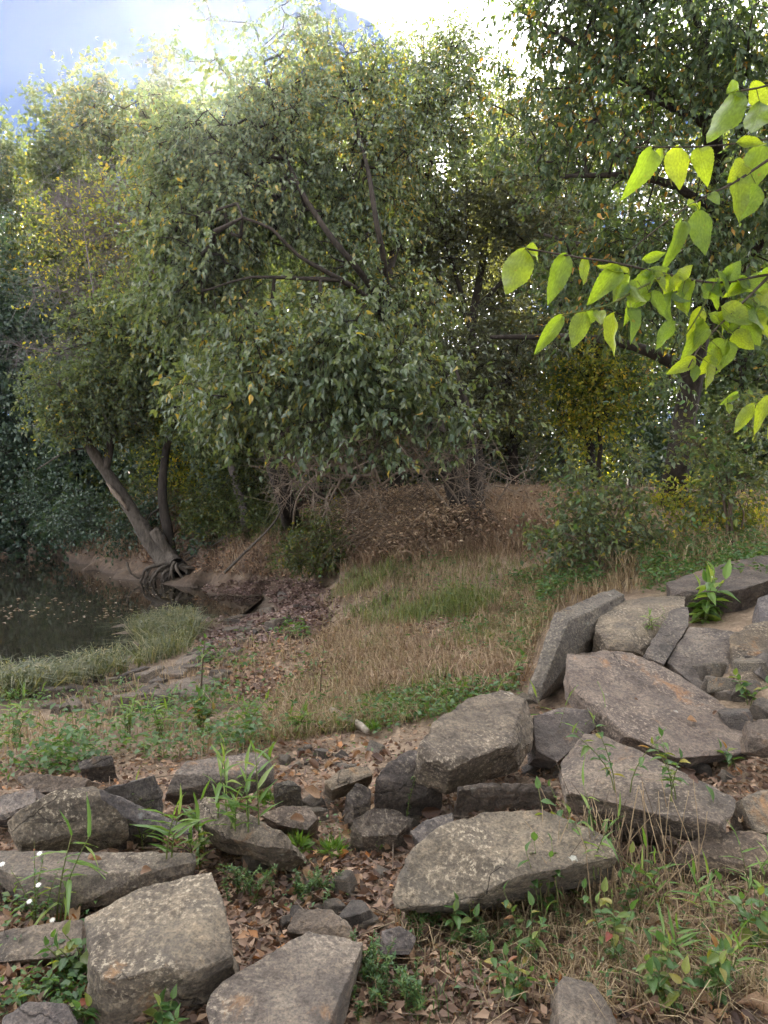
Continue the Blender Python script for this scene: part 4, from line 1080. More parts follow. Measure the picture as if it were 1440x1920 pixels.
gg.put(*ground_leaves(scatter([(0, 1420), (560, 1370), (1000, 1330), (1440, 1360), (2000, 1300), (2000, 1920), (-400, 1920), (-400, 1440)], 22000, .7, 3.5, 33, .0), .0, .02, .022, .6, .8, 4))
gg.put(*ground_leaves(scatter([(370, 1190), (600, 1150), (640, 1240), (540, 1320), (340, 1300)], 3500, .8, 1.0, 25, 0), .0, .03, .06, .55, .7))
gg.put(*ground_leaves(scatter([(0, 925), (520, 900), (650, 980), (600, 1090), (380, 1075), (150, 1045), (0, 1030)], 12000, .4, 1.0, 31, -.2), .0, .06, .09, .55, .8))
gg.put(*ground_leaves(scatter(SLOPE, 9000, .9, 1.0, 15, .0), .0, .03, .05, .55, .7))
gg.put(*ground_leaves(scatter(BRUSH, 6000, .2, 1.0, 15, -.3), .0, .45, .06, .45, 1))
stuff('leaf_litter', 'brown leaf crumbs filling the gaps between the stones', gg.get(), G['litter'])
tp = scatter([(0, 1400), (560, 1370), (1000, 1330), (1440, 1400), (2000, 1300), (2000, 1920), (-300, 1920)], 1700, .5, 2.0, 51, -.1)
az_ = rng.uniform(0, 6.28, len(tp)); ln_ = rng.uniform(.03, .2, len(tp))
td_ = np.stack([np.cos(az_), np.sin(az_), rng.normal(size=len(tp)) * .15], -1) * ln_[:, None]
stuff('twig_litter', 'dead twigs and stalks strewn in the leaf litter', sleeves(tp + [0, 0, .02], tp + [0, 0, .025] + td_, rng.uniform(.0015, .004, len(tp)), rng.uniform(.001, .002, len(tp)), 4), B['twig'])
# floating leaves on the pond
n = 900
q = np.c_[rng.uniform(0, 330, n), rng.uniform(1045, 1180, n)]
q = q[(q[:, 1] < 1185 - .12 * q[:, 0])]
fp = atz(q[:, 0], q[:, 1], WATER + .006)
fp = fp[gz(fp[:, 0], fp[:, 1]) < WATER - .03]
fp = fp[np.random.default_rng(2).random(len(fp)) < np.clip(.35 + 1.1 * fbm(fp * [.7, .35, 1], 3, 6), .02, .8)]
L = rng.uniform(.03, .11, len(fp))
stuff('floating_leaves', 'pale fallen leaves floating on the dark pond', leaves(fp, unit(rng.normal(size=fp.shape) * [1, 1, 0]), np.tile([0, 0, 1.0], (len(fp), 1)), L, L * .6, 4), G['float_leaf'])

# bramble mound: arching dead canes
root = thing('bramble_mound', 'mound of reddish brown dead brambles against the middle trunk', 'bramble', g1(720, 1030))
cs_ = scatter([(640, 1045), (680, 980), (760, 955), (850, 970), (870, 1020), (780, 1050)], 520)
gg = Geo()
for c_ in cs_:
    az = rng.uniform(0, 6.28); ln = rng.uniform(.5, 1.2); hh = rng.uniform(.25, .65)
    dx = np.array([math.cos(az), math.sin(az), 0]) * ln
    q = np.array([c_, c_ + dx * .3 + [0, 0, hh * .8], c_ + dx * .7 + [0, 0, hh], c_ + dx * 1.1 + [0, 0, hh * .5], c_ + dx * 1.3 + [0, 0, hh * .1]])
    gg.put(*tube(q, np.linspace(.008, .003, 5), 3, cap=False))
part('canes', gg.get(), B['brown'], root, 'stuff')
pts = np.repeat(cs_, 26, 0) + rng.normal(size=(len(cs_) * 26, 3)) * [.25, .25, 0]
part('dead_leaves', ground_leaves(pts,   .03, .55, .07, .4, 1.2), G['rust_grass'], root, 'stuff')
# ------------------------------------------------------------------ stones
def rock_mesh(pts, mat, edge, seed, rough=1.0, bev=0.02, strata=0.5, nrm=(0, 0, 1), chips=10):
    """angular broken stone: hull of its corners, worn edges, split bedding on the sides"""
    bm = bmesh.new()
    for p_ in pts:
        bm.verts.new([float(x) for x in p_])
    r = bmesh.ops.convex_hull(bm, input=bm.verts[:])
    bmesh.ops.delete(bm, geom=[v for v in bm.verts if not v.link_faces], context='VERTS')
    bmesh.ops.dissolve_limit(bm, angle_limit=0.24, verts=bm.verts[:], edges=bm.edges[:])
    ext = max(max((v.co[k] for v in bm.verts)) - min((v.co[k] for v in bm.verts)) for k in range(3))
    try:
        bmesh.ops.bevel(bm, geom=bm.edges[:], offset=bev * ext, segments=1, profile=.6, affect='EDGES', clamp_overlap=True)
    except Exception:
        pass
    bmesh.ops.triangulate(bm, faces=bm.faces[:])
    for it in range(7):
        long_e = [e for e in bm.edges if e.calc_length() > edge]
        if not long_e:
            break
        bmesh.ops.subdivide_edges(bm, edges=long_e, cuts=1)
        bmesh.ops.triangulate(bm, faces=[f for f in bm.faces if len(f.verts) > 3])
    bmesh.ops.recalc_face_normals(bm, faces=bm.faces[:])
    # chips broken off the corners leave flat facets
    co = np.array([v.co[:] for v in bm.verts]); rg_ = np.random.default_rng(seed + 50)
    for k in range(chips):
        pn = unit(rg_.normal(size=3) * np.array([1, 1, .7])); dd_ = co @ pn; mx_ = dd_.max(); cut = mx_ - (mx_ - np.median(dd_)) * rg_.uniform(.02, .08)
        co = co - pn * (np.maximum(dd_ - cut, 0) * .97)[:, None]
    for v, c_ in zip(bm.verts, co):
        v.co = c_
    bm.normal_update()
    co = np.array([v.co[:] for v in bm.verts]); no = np.array([v.normal[:] for v in bm.verts])
    nrm = unit(np.array(nrm, float))
    side = 1 - np.abs(no @ nrm)
    lay = co @ nrm
    lo = fbm(co * (2.2 / ext) + seed * 3.7, 3, seed)
    md = fbm(co * (7.0 / ext) + seed * 1.3, 4, seed + 1)
    ch = np.abs(fbm(co * (4.0 / ext) + seed * 2.1, 3, seed + 4))
    ly = noise(np.stack([lay * 26 + .8 * lo, lo * 1.2, 0 * lay], -1), seed + 2)
    stp = np.round((lay * 18 + lo * 1.1) * 1.0) / 18.0 - lay
    d = ext * rough * (0.006 * lo + 0.006 * md - 0.012 * np.clip(.22 - ch, 0, 1) * 2) + strata * side * (0.010 * ly * min(1, ext * 2) + .10 * stp * min(1, ext)) + 0.004 * fbm(co * 30, 3, seed + 9)
    co = co + no * d[:, None]
    for v, c_ in zip(bm.verts, co):
        v.co = c_
    bm.normal_update()
    for f in bm.faces:
        f.smooth = True
    for e in bm.edges:
        if len(e.link_faces) == 2 and e.calc_face_angle(0) > 0.26:
            e.smooth = False
    me = bpy.data.meshes.new('stone')
    bm.to_mesh(me); bm.free()
    me.materials.append(mat)
    return me

def spot(p_):
    if len(p_) == 2:
        return g1(*p_)
    px, py, h_ = p_
    return at(px, py, h_) if h_ >= 2 else atz(px, py, h_)

_rs = [0]
def rock(label, top, thick, mat='grey', low=(), tint=(1, 1, 1), rough=1.0, name='boulder', cat='boulder', bev=.005, strata=.6, edge=None, back=(0, .05), group=None, flare=.95):
    """top: corners of the upper face as (px, py, height or depth); low: extra corners at the foot"""
    _rs[0] += 1
    T = np.array([spot(q) for q in top])
    c_ = T.mean(0)
    u, s_, vt = np.linalg.svd(T - c_)
    n_ = vt[2] * np.sign(vt[2][2] + 1e-9)
    if n_[2] < .5:
        n_ = np.array([0, 0, 1.0])
    bot = (T - c_) * flare + c_ - n_ * thick + np.array([back[0], back[1], 0])
    pts = np.vstack([T, bot] + ([np.array([spot(q) for q in low])] if len(low) else []))
    o0 = np.array([c_[0], c_[1], pts[:, 2].min()])
    ext = np.ptp(pts, axis=0).max()
    me = rock_mesh(pts - o0, M[mat], edge or max(.013, ext / 42), _rs[0], rough, bev, strata, n_)
    o = add(name, me)
    o.location = o0
    o.color = (*tint, 1)
    tag(o, label, cat, group)
    return o

# front row, left
rock('big tan block at the lower left with an orange stained far edge', [(160, 1720, .20), (215, 1688, .24), (270, 1662, .26), (345, 1640, .28), (397, 1632, .28), (418, 1690, .25), (442, 1788, .17), (372, 1820, .16), (300, 1815, .19), (200, 1845, .16), (172, 1812, .17)], .24, 'tan',
     [(168, 1868, .06), (178, 1945, -.05), (310, 1915, -.03), (385, 1862, -.02), (440, 1806, .06)], (1.05, 1.02, .98), flare=.96)
rock('flat dark-sided slab cut by the bottom edge, next to the big tan block', [(384, 1880, .10), (415, 1842, .12), (500, 1782, .14), (575, 1748, .15), (640, 1755, .14), (680, 1768, .13), (655, 1850, .11), (600, 1960, .08), (400, 1960, .08)], .13, 'grey', [(684, 1790, .02), (668, 1850, 0)], (1.0, .98, .97))
rock('long low slab at the left edge with brown leaves along its back', [(-30, 1592, .14), (60, 1586, .16), (130, 1583, .17), (250, 1588, .17), (372, 1598, .15), (366, 1622, .13), (300, 1634, .12), (235, 1642, .12), (100, 1640, .12), (25, 1640, .12), (-30, 1620, .12)], .2, 'grey',
     [(25, 1668, .02), (50, 1700, 0), (92, 1720, -.02), (165, 1702, .02), (240, 1680, .03), (320, 1648, .06)], (1.0, .98, .94))
rock('tan wedge shaped rock tilted up at the left edge, pale patch on its top', [(10, 1537, .20), (60, 1505, .28), (125, 1474, .33), (172, 1468, .33), (200, 1490, .30), (240, 1530, .20), (190, 1545, .16), (35, 1588, .10)], .14, 'tan', [(30, 1588, .03), (200, 1545, .13)], (1, .97, .92), flare=.94)
rock('dark upright block behind the tan wedge rock', [(178, 1482, .30), (235, 1468, .33), (294, 1452, .34), (305, 1490, .22), (270, 1520, .15), (215, 1518, .2)], .25, 'slate', (), (1.05, 1.05, 1.05))
rock('thin grey splinter of slate leaning across the left stones', [(175, 1480, .34), (186, 1478, .35), (262, 1520, .25), (362, 1552, .17), (360, 1566, .15), (255, 1545, .2), (190, 1500, .3)], .03, 'slate', (), (1.15, 1.17, 1.22), name='slate', cat='rock', bev=.008, edge=.016)
rock('long oblong slab with a clean front face, left of centre', [(322, 1452, .22), (350, 1428, .25), (420, 1416, .26), (480, 1408, .26), (508, 1428, .23), (476, 1450, .2), (400, 1468, .17), (306, 1488, .14)], .13, 'slate',
     [(308, 1503, .06), (380, 1500, .04), (450, 1496, .06), (515, 1472, .10), (515, 1440, .18)], (1.3, 1.25, 1.18))
rock('low flat rock with a rusty patch at the far left', [(28, 1458, .10), (60, 1450, .12), (110, 1452, .12), (165, 1460, .10), (155, 1484, .05), (60, 1486, .04)], .14, 'grey', (), (1.0, .93, .88))
rock('grey corner rock touching the left edge beside the wedge', [(-25, 1497, .15), (30, 1486, .18), (62, 1476, .2), (70, 1502, .16), (40, 1525, .1), (10, 1538, .08), (-25, 1540, .08)], .2, 'slate', (), (1.15, 1.13, 1.12))
rock('small dark block behind the oblong slab, half in the weeds', [(145, 1426, .08), (180, 1418, .1), (212, 1416, .1), (216, 1434, .05), (150, 1442, .04)], .12, 'slate')
rock('crumbly pitted brown rock behind the cane shoots', [(362, 1502, .2), (385, 1492, .23), (425, 1500, .24), (500, 1538, .22), (545, 1568, .2), (552, 1590, .15), (500, 1590, .15), (430, 1570, .16), (370, 1540, .15)], .2, 'tan', [(550, 1618, .02), (522, 1634, 0), (480, 1606, .04), (400, 1590, .02)], (.88, .84, .82), rough=1.9, strata=1.0)
rock('squat dark stone against the right end of the oblong slab', [(512, 1470, .14), (540, 1462, .16), (565, 1474, .14), (566, 1490, .08), (515, 1496, .07)], .14, 'slate', (), (1.05, 1.08, 1.0), rough=1.6)
rock('brown flat stone with a purple leaf on it, between the cane shoots and the litter', [(488, 1526, .12), (530, 1510, .15), (578, 1512, .14), (596, 1534, .1), (575, 1556, .07), (520, 1548, .08)], .14, 'grey', (), (1.0, .92, .88))
rock('pale tan slab at the head of the leafy gully', [(606, 1468, .13), (640, 1442, .17), (690, 1436, .18), (700, 1452, .15), (660, 1472, .11), (622, 1482, .1)], .14, 'tan', (), (1.05, 1.0, .94))
rock('jagged dark rock in the middle of the leafy gully', [(645, 1492, .14), (668, 1466, .22), (696, 1480, .19), (692, 1506, .12), (662, 1512, .1)], .2, 'slate', (), (1.05, 1.02, 1.0), rough=1.9)
rock('grey stone just left of the orange leaf and the domed boulder', [(656, 1540, .12), (700, 1514, .17), (745, 1518, .16), (772, 1540, .1), (745, 1566, .06), (680, 1568, .06)], .16, 'grey', (), (.95, .93, .93))
rock('ragged brown rock behind the bottom slab, leaves on top', [(530, 1745, .08), (560, 1704, .12), (620, 1706, .13), (655, 1735, .12), (668, 1768, .08), (640, 1770, .07)], .12, 'grey', (), (.95, .88, .82), rough=1.6)
rock('sharp dark block under the left shoulder of the tilted brown rock', [(700, 1462, .2), (730, 1428, .27), (776, 1402, .3), (806, 1424, .26), (832, 1478, .12), (770, 1500, .08), (712, 1484, .1)], .24, 'slate', (), (1.08, 1.05, 1.04), rough=1.4)
# right of centre
rock('tilted brown rock with a knobbly orange top, on the gully rim', [(780, 1408, .36), (812, 1352, .43), (885, 1308, .48), (950, 1289, .50), (984, 1302, .48), (955, 1395, .35), (845, 1436, .30)], .2, 'tan',
     [(806, 1470, .1), (832, 1486, .07), (920, 1462, .1), (975, 1446, .12), (998, 1392, .25), (996, 1340, .36)], (.92, .88, .86), rough=1.7, strata=1.0, flare=.95)
rock('low ragged block wedged in front of the tilted brown rock', [(852, 1480, .18), (905, 1466, .21), (975, 1466, .21), (1022, 1470, .2), (1050, 1486, .16), (1010, 1496, .13), (900, 1500, .12)], .16, 'slate', [(842, 1530, .02), (1046, 1516, .05)], (1.15, 1.1, 1.05), rough=1.6)
rock('large domed tan boulder with lichen spots, right of centre', [(730, 1700, .10), (760, 1612, .24), (822, 1552, .34), (908, 1521, .37), (1020, 1516, .37), (1150, 1568, .32), (1160, 1604, .28), (1046, 1632, .25), (970, 1644, .24), (870, 1690, .15)], .22, 'tan',
     [(885, 1724, -.06), (980, 1704, -.03), (1140, 1652, .08)], (1.08, 1.05, 1.0), bev=.006, flare=.86)
rock('wide slab sloping down to the right below the largest slab', [(1048, 1432, .32), (1095, 1374, .42), (1138, 1380, .42), (1250, 1418, .40), (1378, 1496, .32), (1368, 1550, .26), (1250, 1530, .28), (1145, 1508, .29), (1060, 1484, .30)], .14, 'grey', (), (1.0, .95, .92), flare=.95, strata=1.0)
rock('largest slab, flat and purplish brown, propped at the right', [(1062, 1225, 4.95), (1135, 1216, 5.1), (1186, 1222, 5.15), (1250, 1252, 5.1), (1356, 1320, 4.75), (1416, 1392, 4.35), (1398, 1412, 4.2), (1270, 1422, 4.0), (1172, 1376, 4.1), (1120, 1338, 4.3), (1070, 1280, 4.6)], .14, 'grey', (), (1.0, .93, .92), flare=.95, strata=.9)
rock('flat dark stone lying in the shade under the largest slab', [(1000, 1342, .36), (1060, 1325, .38), (1112, 1332, .36), (1128, 1352, .3), (1100, 1382, .25), (1045, 1430, .16), (1005, 1418, .18)], .14, 'slate', (), (1.1, 1.05, 1.05))
rock('tall block standing on edge with a dark right face, back of the pile', [(1038, 1150, 5.7), (1162, 1094, 6.4), (1178, 1110, 6.3), (1068, 1164, 5.6)], .06, 'slate', [(984, 1306, 5.2), (1004, 1322, 5.15), (1050, 1290, 5.9), (1116, 1245, 6.5), (1176, 1180, 6.6)], (1.1, 1.1, 1.02), rough=.5, flare=1.0)
rock('pale rounded boulder at the back of the pile', [(1116, 1180, 5.7), (1121, 1148, 6.0), (1170, 1124, 6.3), (1235, 1116, 6.5), (1290, 1117, 6.4), (1286, 1136, 6.1), (1222, 1205, 5.6), (1160, 1190, 5.6)], .3, 'tan', [(1135, 1218, 5.55), (1210, 1226, 5.5)], (1.08, 1.04, 1.0), bev=.008)
rock('dark wedge leaning between the pale boulder and the bright leafy plant', [(1258, 1142, 5.9), (1292, 1134, 5.95), (1292, 1172, 5.7), (1246, 1246, 5.25), (1206, 1230, 5.3), (1222, 1204, 5.5)], .14, 'slate', (), (1.1, 1.08, 1.04))
rock('broad dark back slab right of the wedge, half hidden by the plant', [(1250, 1240, 5.35), (1294, 1172, 5.7), (1325, 1186, 5.65), (1390, 1186, 5.6), (1392, 1262, 5.3), (1415, 1330, 4.95), (1372, 1345, 4.85), (1308, 1290, 5.05)], .3, 'slate', (), (1.05, 1.02, .98))
rock('brownish ragged boulder at the right edge behind the largest slab', [(1372, 1192, 5.4), (1410, 1170, 5.6), (1490, 1160, 5.6), (1500, 1325, 4.7), (1440, 1335, 4.65), (1405, 1325, 4.75), (1370, 1258, 5.1)], .4, 'tan', (), (.8, .74, .68), rough=1.7)
rock('small square stone on the right edge of the largest slab', [(1398, 1352, .42), (1440, 1346, .44), (1470, 1350, .43), (1470, 1390, .36), (1404, 1382, .36)], .16, 'grey', [(1404, 1412, .28)], (1.0, .92, .86))
rock('dark ridge of rock across the top right of the pile', [(1248, 1092, 6.9), (1330, 1062, 7.2), (1400, 1048, 7.2), (1480, 1030, 7.2), (1480, 1075, 6.7), (1440, 1092, 6.6), (1370, 1112, 6.4), (1262, 1110, 6.6)], .3, 'slate', (), (.85, .8, .76), rough=1.5)
rock('dark blocky rock at the right edge under the ridge', [(1420, 1120, 6.0), (1480, 1095, 6.1), (1490, 1160, 5.7), (1425, 1178, 5.6)], .3, 'slate', (), (.95, .97, 1.05))
rock('brown rock face in shade under the wide sloping slab', [(1265, 1592, .16), (1330, 1560, .2), (1412, 1556, .2), (1480, 1585, .18), (1480, 1640, .1), (1380, 1640, .08), (1280, 1632, .08)], .3, 'grey', [(1270, 1672, -.05), (1450, 1692, -.06)], (.85, .76, .68))
rock('pale stone at the right edge below the largest slab', [(1386, 1498, .28), (1420, 1482, .3), (1480, 1474, .32), (1480, 1560, .2), (1416, 1562, .18)], .2, 'tan', (), (1.0, .97, .94))
rock('grey stone propping the wide sloping slab', [(1120, 1500, .2), (1180, 1490, .22), (1235, 1520, .2), (1240, 1570, .1), (1160, 1560, .1)], .25, 'grey', (), (.85, .8, .75))
rock('pointed grey stone at the bottom edge among the weeds', [(1046, 1845, .10), (1058, 1829, .12), (1110, 1840, .11), (1158, 1905, .05), (1162, 1960, .02), (1050, 1960, .04)], .14, 'grey', (), (1.05, 1.02, .98))
rock('dark stone beside the foot of the domed boulder', [(715, 1748, .08), (748, 1738, .1), (782, 1756, .07), (770, 1790, .03), (712, 1790, .03)], .14, 'slate', (), (1.1, 1.08, 1.1))
rock('mossy flat stone at the lower left among creeping leaves', [(-20, 1748, .07), (80, 1730, .1), (155, 1724, .1), (152, 1790, .05), (60, 1806, .03), (-20, 1806, .03)], .14, 'grey', (), (.88, .84, .8))
rock('half buried stone in the bottom left corner', [(5, 1908, .06), (55, 1878, .09), (125, 1880, .09), (150, 1925, .05), (120, 1960, .03), (0, 1960, .03)], .12, 'slate', (), (1.1, 1.08, 1.1))
rock('flat stone sunk in litter behind the domed boulder', [(770, 1560, .1), (800, 1535, .15), (850, 1525, .16), (850, 1560, .12), (800, 1600, .06)], .16, 'slate', (), (.9, .9, .92))

# rubble between the big stones and ledges of the dry creek bed
def pebble_mesh(seed, flat, mat):
    r = np.random.default_rng(seed)
    n_ = r.integers(6, 9)
    a_ = np.sort(r.uniform(0, 2 * np.pi, n_)); rr = r.uniform(.34, .55, n_)
    T = np.stack([np.cos(a_) * rr, np.sin(a_) * rr * r.uniform(.6, .95), r.uniform(.0, .25 * flat, n_) + flat], -1)
    Bv = T * np.array([1.1, 1.1, 0]) + np.array([0, 0, -.15])
    return rock_mesh(np.vstack([T, Bv]), M[mat], .13, seed, 1.5, .04, .3)
PB = [pebble_mesh(100 + k, f_, m_) for k, (f_, m_) in enumerate([(.3, 'grey'), (.4, 'slate'), (.25, 'tan'), (.5, 'grey'), (.35, 'slate'), (.2, 'tan')])]
FL = [pebble_mesh(200 + k, f_, m_) for k, (f_, m_) in enumerate([(.22, 'grey'), (.18, 'slate'), (.24, 'tan'), (.16, 'grey')])]
ROCKS = [(np.array(o.location), o['label']) for o in bpy.data.objects if o.get('category') == 'boulder']
def short(lab):
    for cut in (',', ' with ', ' whose ', ' having '):
        lab = lab.split(cut)[0]
    return ' '.join(lab.split()[:9])
def by_rock(p_):
    return short(min(ROCKS, key=lambda r_: ((r_[0] - p_)[:2] ** 2).sum())[1])
def strew(name, label, cat, group, pts, meshes, lo, hi, tilt, tint=(1, 1, 1), near=True):
    for p_ in pts:
        o = bpy.data.objects.new(name, meshes[rng.integers(len(meshes))])
        o.location = [float(v) for v in p_ + [0, 0, .012 if name == 'flat_stone' else -.012]]
        s_ = float(lo + (hi - lo) * rng.random() ** 2)
        o.scale = (s_, s_ * rng.uniform(.75, 1.2), s_ * rng.uniform(.7, 1.2) * (.8 if name == 'flat_stone' else 1))
        o.rotation_euler = (rng.normal() * tilt, rng.normal() * tilt, rng.uniform(0, 6.28))
        k = rng.uniform(.75, 1.2)
        o.color = (tint[0] * k, tint[1] * k, tint[2] * k, 1)
        C.objects.link(o)
        if near:
            r_ = by_rock(p_)
            tag(o, 'small broken stone by the ' + r_, cat, 'rubble by the ' + r_)
        else:
            tag(o, label, cat, group)
GAP = [(440, 1420), (620, 1400), (780, 1420), (840, 1500), (730, 1620), (720, 1760), (560, 1760), (430, 1640), (560, 1560), (500, 1480)]
strew('small_stone', 'small broken stone lying in the leaf litter between the boulders', 'stone', 'rubble between the boulders', scatter(GAP, 120), PB, .05, .19, .25)
strew('small_stone', 'small broken stone lying in the leaf litter between the boulders', 'stone', 'rubble between the boulders', scatter([(0, 1640), (150, 1700), (160, 1920), (0, 1920)], 14), PB, .05, .13, .25)
strew('small_stone', '', 'stone', '', scatter([(1290, 1260), (1440, 1250), (1440, 1420), (1390, 1400)], 16), PB, .15, .4, .3)
strew('small_stone', 'small broken stone lying in the leaf litter between the boulders', 'stone', 'rubble between the boulders', scatter([(980, 1290), (1120, 1330), (1440, 1420), (1440, 1500), (1050, 1480), (980, 1450)], 26), PB, .08, .2, .25)
for poly_, n_, where in [([(70, 1300), (200, 1268), (330, 1260), (330, 1320), (300, 1335), (100, 1345)], 55, 'in the ledge at the left, below the pond edge grass'), ([(330, 1250), (420, 1200), (480, 1200), (440, 1240), (420, 1290), (340, 1320)], 40, 'in the middle of the creek bed, behind the thin sapling'), ([(420, 1190), (470, 1120), (600, 1110), (570, 1170), (480, 1200)], 22, 'among the purplish leaves at the far end of the creek bed')]:
    strew('flat_stone', 'thin flat grey stone ' + where, 'stone', 'flat stones ' + where, scatter(poly_, n_), FL, .15, .5, .12, (.85, .82, .81), False)
wd = thing('weathered_plank', 'grey weathered stick of wood lying at the top of the leafy gully', 'driftwood', g1(655, 1355))
q = np.array([g1(622, 1345) + [0, 0, .05], g1(660, 1362) + [0, 0, .05], g1(692, 1382) + [0, 0, .04]])
part('stick', tube(resample(q, .05), .03, 5, .2), B['pale'], wd)

# fallen leaves lying singly
def lay_leaves(pts, name, label, group, lo=.045, hi=.085):
    n_ = len(pts)
    for i in range(n_):
        L_ = rng.uniform(lo, hi)
        d_ = unit(rng.normal(size=3) * [1, 1, .3]); nn = unit(np.array([0, 0, 1.0]) + rng.normal(size=3) * .45)
        me = leaf_mesh('curled' if rng.random() < .6 else 'curled_more', G['litter_obj'])
        o = bpy.data.objects.new(name, me)
        o.matrix_basis = next(frame_mats([pts[i] + [0, 0, .018]], [d_], [nn], [L_], [L_ * rng.uniform(.5, .75)]))
        C.objects.link(o)
        r_ = by_rock(pts[i])
        tag(o, 'curled brown dead leaf lying by the ' + r_, 'leaf', 'dead leaves by the ' + r_)
LITTER = [(440, 1430), (600, 1380), (760, 1400), (800, 1480), (760, 1560), (720, 1640), (700, 1760), (560, 1760), (430, 1650), (560, 1560)]
lay_leaves(scatter(LITTER, 150), 'fallen_leaf', 'curled brown leaf fallen in the gully between the boulders', 'fallen leaves in the gully')
lay_leaves(scatter([(0, 1700), (160, 1730), (180, 1920), (0, 1920)], 40), 'fallen_leaf', 'curled brown leaf fallen at the lower left under the creeping plants', 'fallen leaves at the lower left')
lay_leaves(scatter([(760, 1740), (1000, 1700), (1300, 1650), (1440, 1680), (1440, 1920), (700, 1920)], 70), 'fallen_leaf', 'curled brown leaf fallen among the weeds at the lower right', 'fallen leaves at the lower right')

# leaves resting on stones: dropped from above on to whatever is there
bpy.context.view_layer.update()
_dg = bpy.context.evaluated_depsgraph_get()
def rest(px, py):
    a_, b_ = ray(px, py)
    hit, loc, nn, *_ = S.ray_cast(_dg, Vector((0, 0, CAM_Z)), Vector((float(a_), 1.0, float(b_))).normalized())
    return (np.array(loc), np.array(nn)) if hit else (g1(px, py), np.array([0, 0, 1.0]))
for px, py, L_, lab in [(190, 1617, .09, 'tan curled leaf alone on the long low slab at the left'), (265, 1635, .08, 'reddish leaf hanging over the front of the long low slab'), (1305, 1356, .10, 'large curled brown leaf on the lower end of the largest slab'),
                        (1335, 1343, .05, 'small torn leaf beside the curled one on the largest slab'), (1195, 1315, .04, 'tiny leaf flake near the middle of the largest slab'), (1310, 1473, .07, 'tan leaf on the outer end of the wide sloping slab'), (1272, 1435, .12, 'long curled brown leaf on the back of the wide sloping slab'),
                        (1035, 1440, .15, 'pale upright dead leaf in the notch left of the wide sloping slab'), (205, 1587, .09, 'brown leaf at the back of the long low slab, leftmost of its row'), (255, 1588, .11, 'brown leaf at the back of the long low slab, middle of its row'), (335, 1592, .1, 'pale brown leaf at the back of the long low slab, right end of its row'),
                        (600, 1498, .13, 'big pale brown leaf spread in the leafy gully'), (790, 1522, .14, 'large tan leaf between the domed boulder and the tilted rock'), (752, 1566, .11, 'bright orange leaf beside the domed boulder'), (570, 1540, .10, 'folded tan leaf on the flat brown stone'), (1395, 1540, .13, 'bundle of rolled dead leaf at the end of the wide sloping slab')]:
    p_, nn = rest(px, py)
    me = leaf_mesh('curled', G['litter_obj'])
    o = bpy.data.objects.new('fallen_leaf', me)
    d_ = unit(np.array([rng.uniform(-1, 1), rng.uniform(-.4, .4), .05]))
    o.matrix_basis = next(frame_mats([p_ + nn * .012], [d_], [unit(nn + np.array([0, -.3, .3]))], [L_ * .72], [L_ * .42]))
    C.objects.link(o); tag(o, lab, 'leaf')
# ------------------------------------------------------------------ plants
def stem_curve(base, h_, lean, az, n=6):
    s = np.linspace(0, 1, n)[:, None]
    dr = np.array([math.cos(az), math.sin(az), 0])
    return base + np.array([0, 0, 1.0]) * h_ * (s - .15 * lean * s ** 2) + dr * h_ * lean * s ** 1.7

def plant(name, label, cat, base, h_, stems, per, kind, L, aspect, mat, stem_mat, lean=.3, r=.004, droop=.2, up=.3, start=.25, group=None, stem_name='stem', grade=True):
    """stems with leaves set alternately along them; every leaf an object"""
    root = thing(name, label, cat, base, group)
    for k in range(stems):
        q = stem_curve(np.array(base) + rng.normal(size=3) * [.02, .02, 0], h_ * rng.uniform(.7, 1.1), lean * rng.uniform(.3, 1.3), rng.uniform(0, 6.28))
        part(stem_name, tube(q, np.linspace(r, r * .4, len(q)), 5), stem_mat, root, smooth=True)
        s = np.linspace(start, 1.0, per)
        pos = np.stack([np.interp(s * (len(q) - 1), np.arange(len(q)), q[:, c]) for c in range(3)], -1)
        az0 = rng.uniform(0, 6.28)
        az = az0 + np.arange(per) * (np.pi * .78 if kind != 'lance' else np.pi) + rng.normal(size=per) * .35
        d_ = np.stack([np.cos(az), np.sin(az), up + rng.normal(size=per) * .2 - droop], -1)
        d_[-1] = [d_[-1][0] * .3, d_[-1][1] * .3, 1]
        nr = np.tile([0, 0, 1.0], (per, 1)) + rng.normal(size=(per, 3)) * .3
        LL = L * rng.uniform(.7, 1.2, per) * ((1.1 - .45 * np.abs(s - .6)) if grade else 1)
        single_leaves(root, pos, d_, nr, LL, LL * aspect, mat, kind)
    return root

def feathery(name, label, cat, base, h_, stems, per, size, mat, lean=.4, aspect=.3, group=None, spread=.05):
    root = thing(name, label, cat, base, group)
    gg_, pp = Geo(), []
    for k in range(stems):
        q = stem_curve(np.array(base) + rng.normal(size=3) * [spread, spread, 0], h_ * rng.uniform(.6, 1.1), lean * rng.uniform(.2, 1.4), rng.uniform(0, 6.28), 7)
        gg_.put(*tube(q, np.linspace(.003, .0012, len(q)), 4))
        s = np.linspace(.12, 1, per)
        pos = np.stack([np.interp(s * (len(q) - 1), np.arange(len(q)), q[:, c]) for c in range(3)], -1)
        pp.append(np.repeat(pos, 3, 0))
    pp = np.concatenate(pp); n_ = len(pp)
    d_ = unit(rng.normal(size=(n_, 3)) * [1, 1, .35] + [0, 0, .55])
    LL = size * rng.uniform(.6, 1.3, n_)
    part('stems', gg_.get(), B['green'], root, 'stuff')
    part('foliage', leaves(pp, d_, rdir(n_) * .6 + [0, 0, 1], LL, LL * aspect, 4), mat, root, 'stuff')
    return root

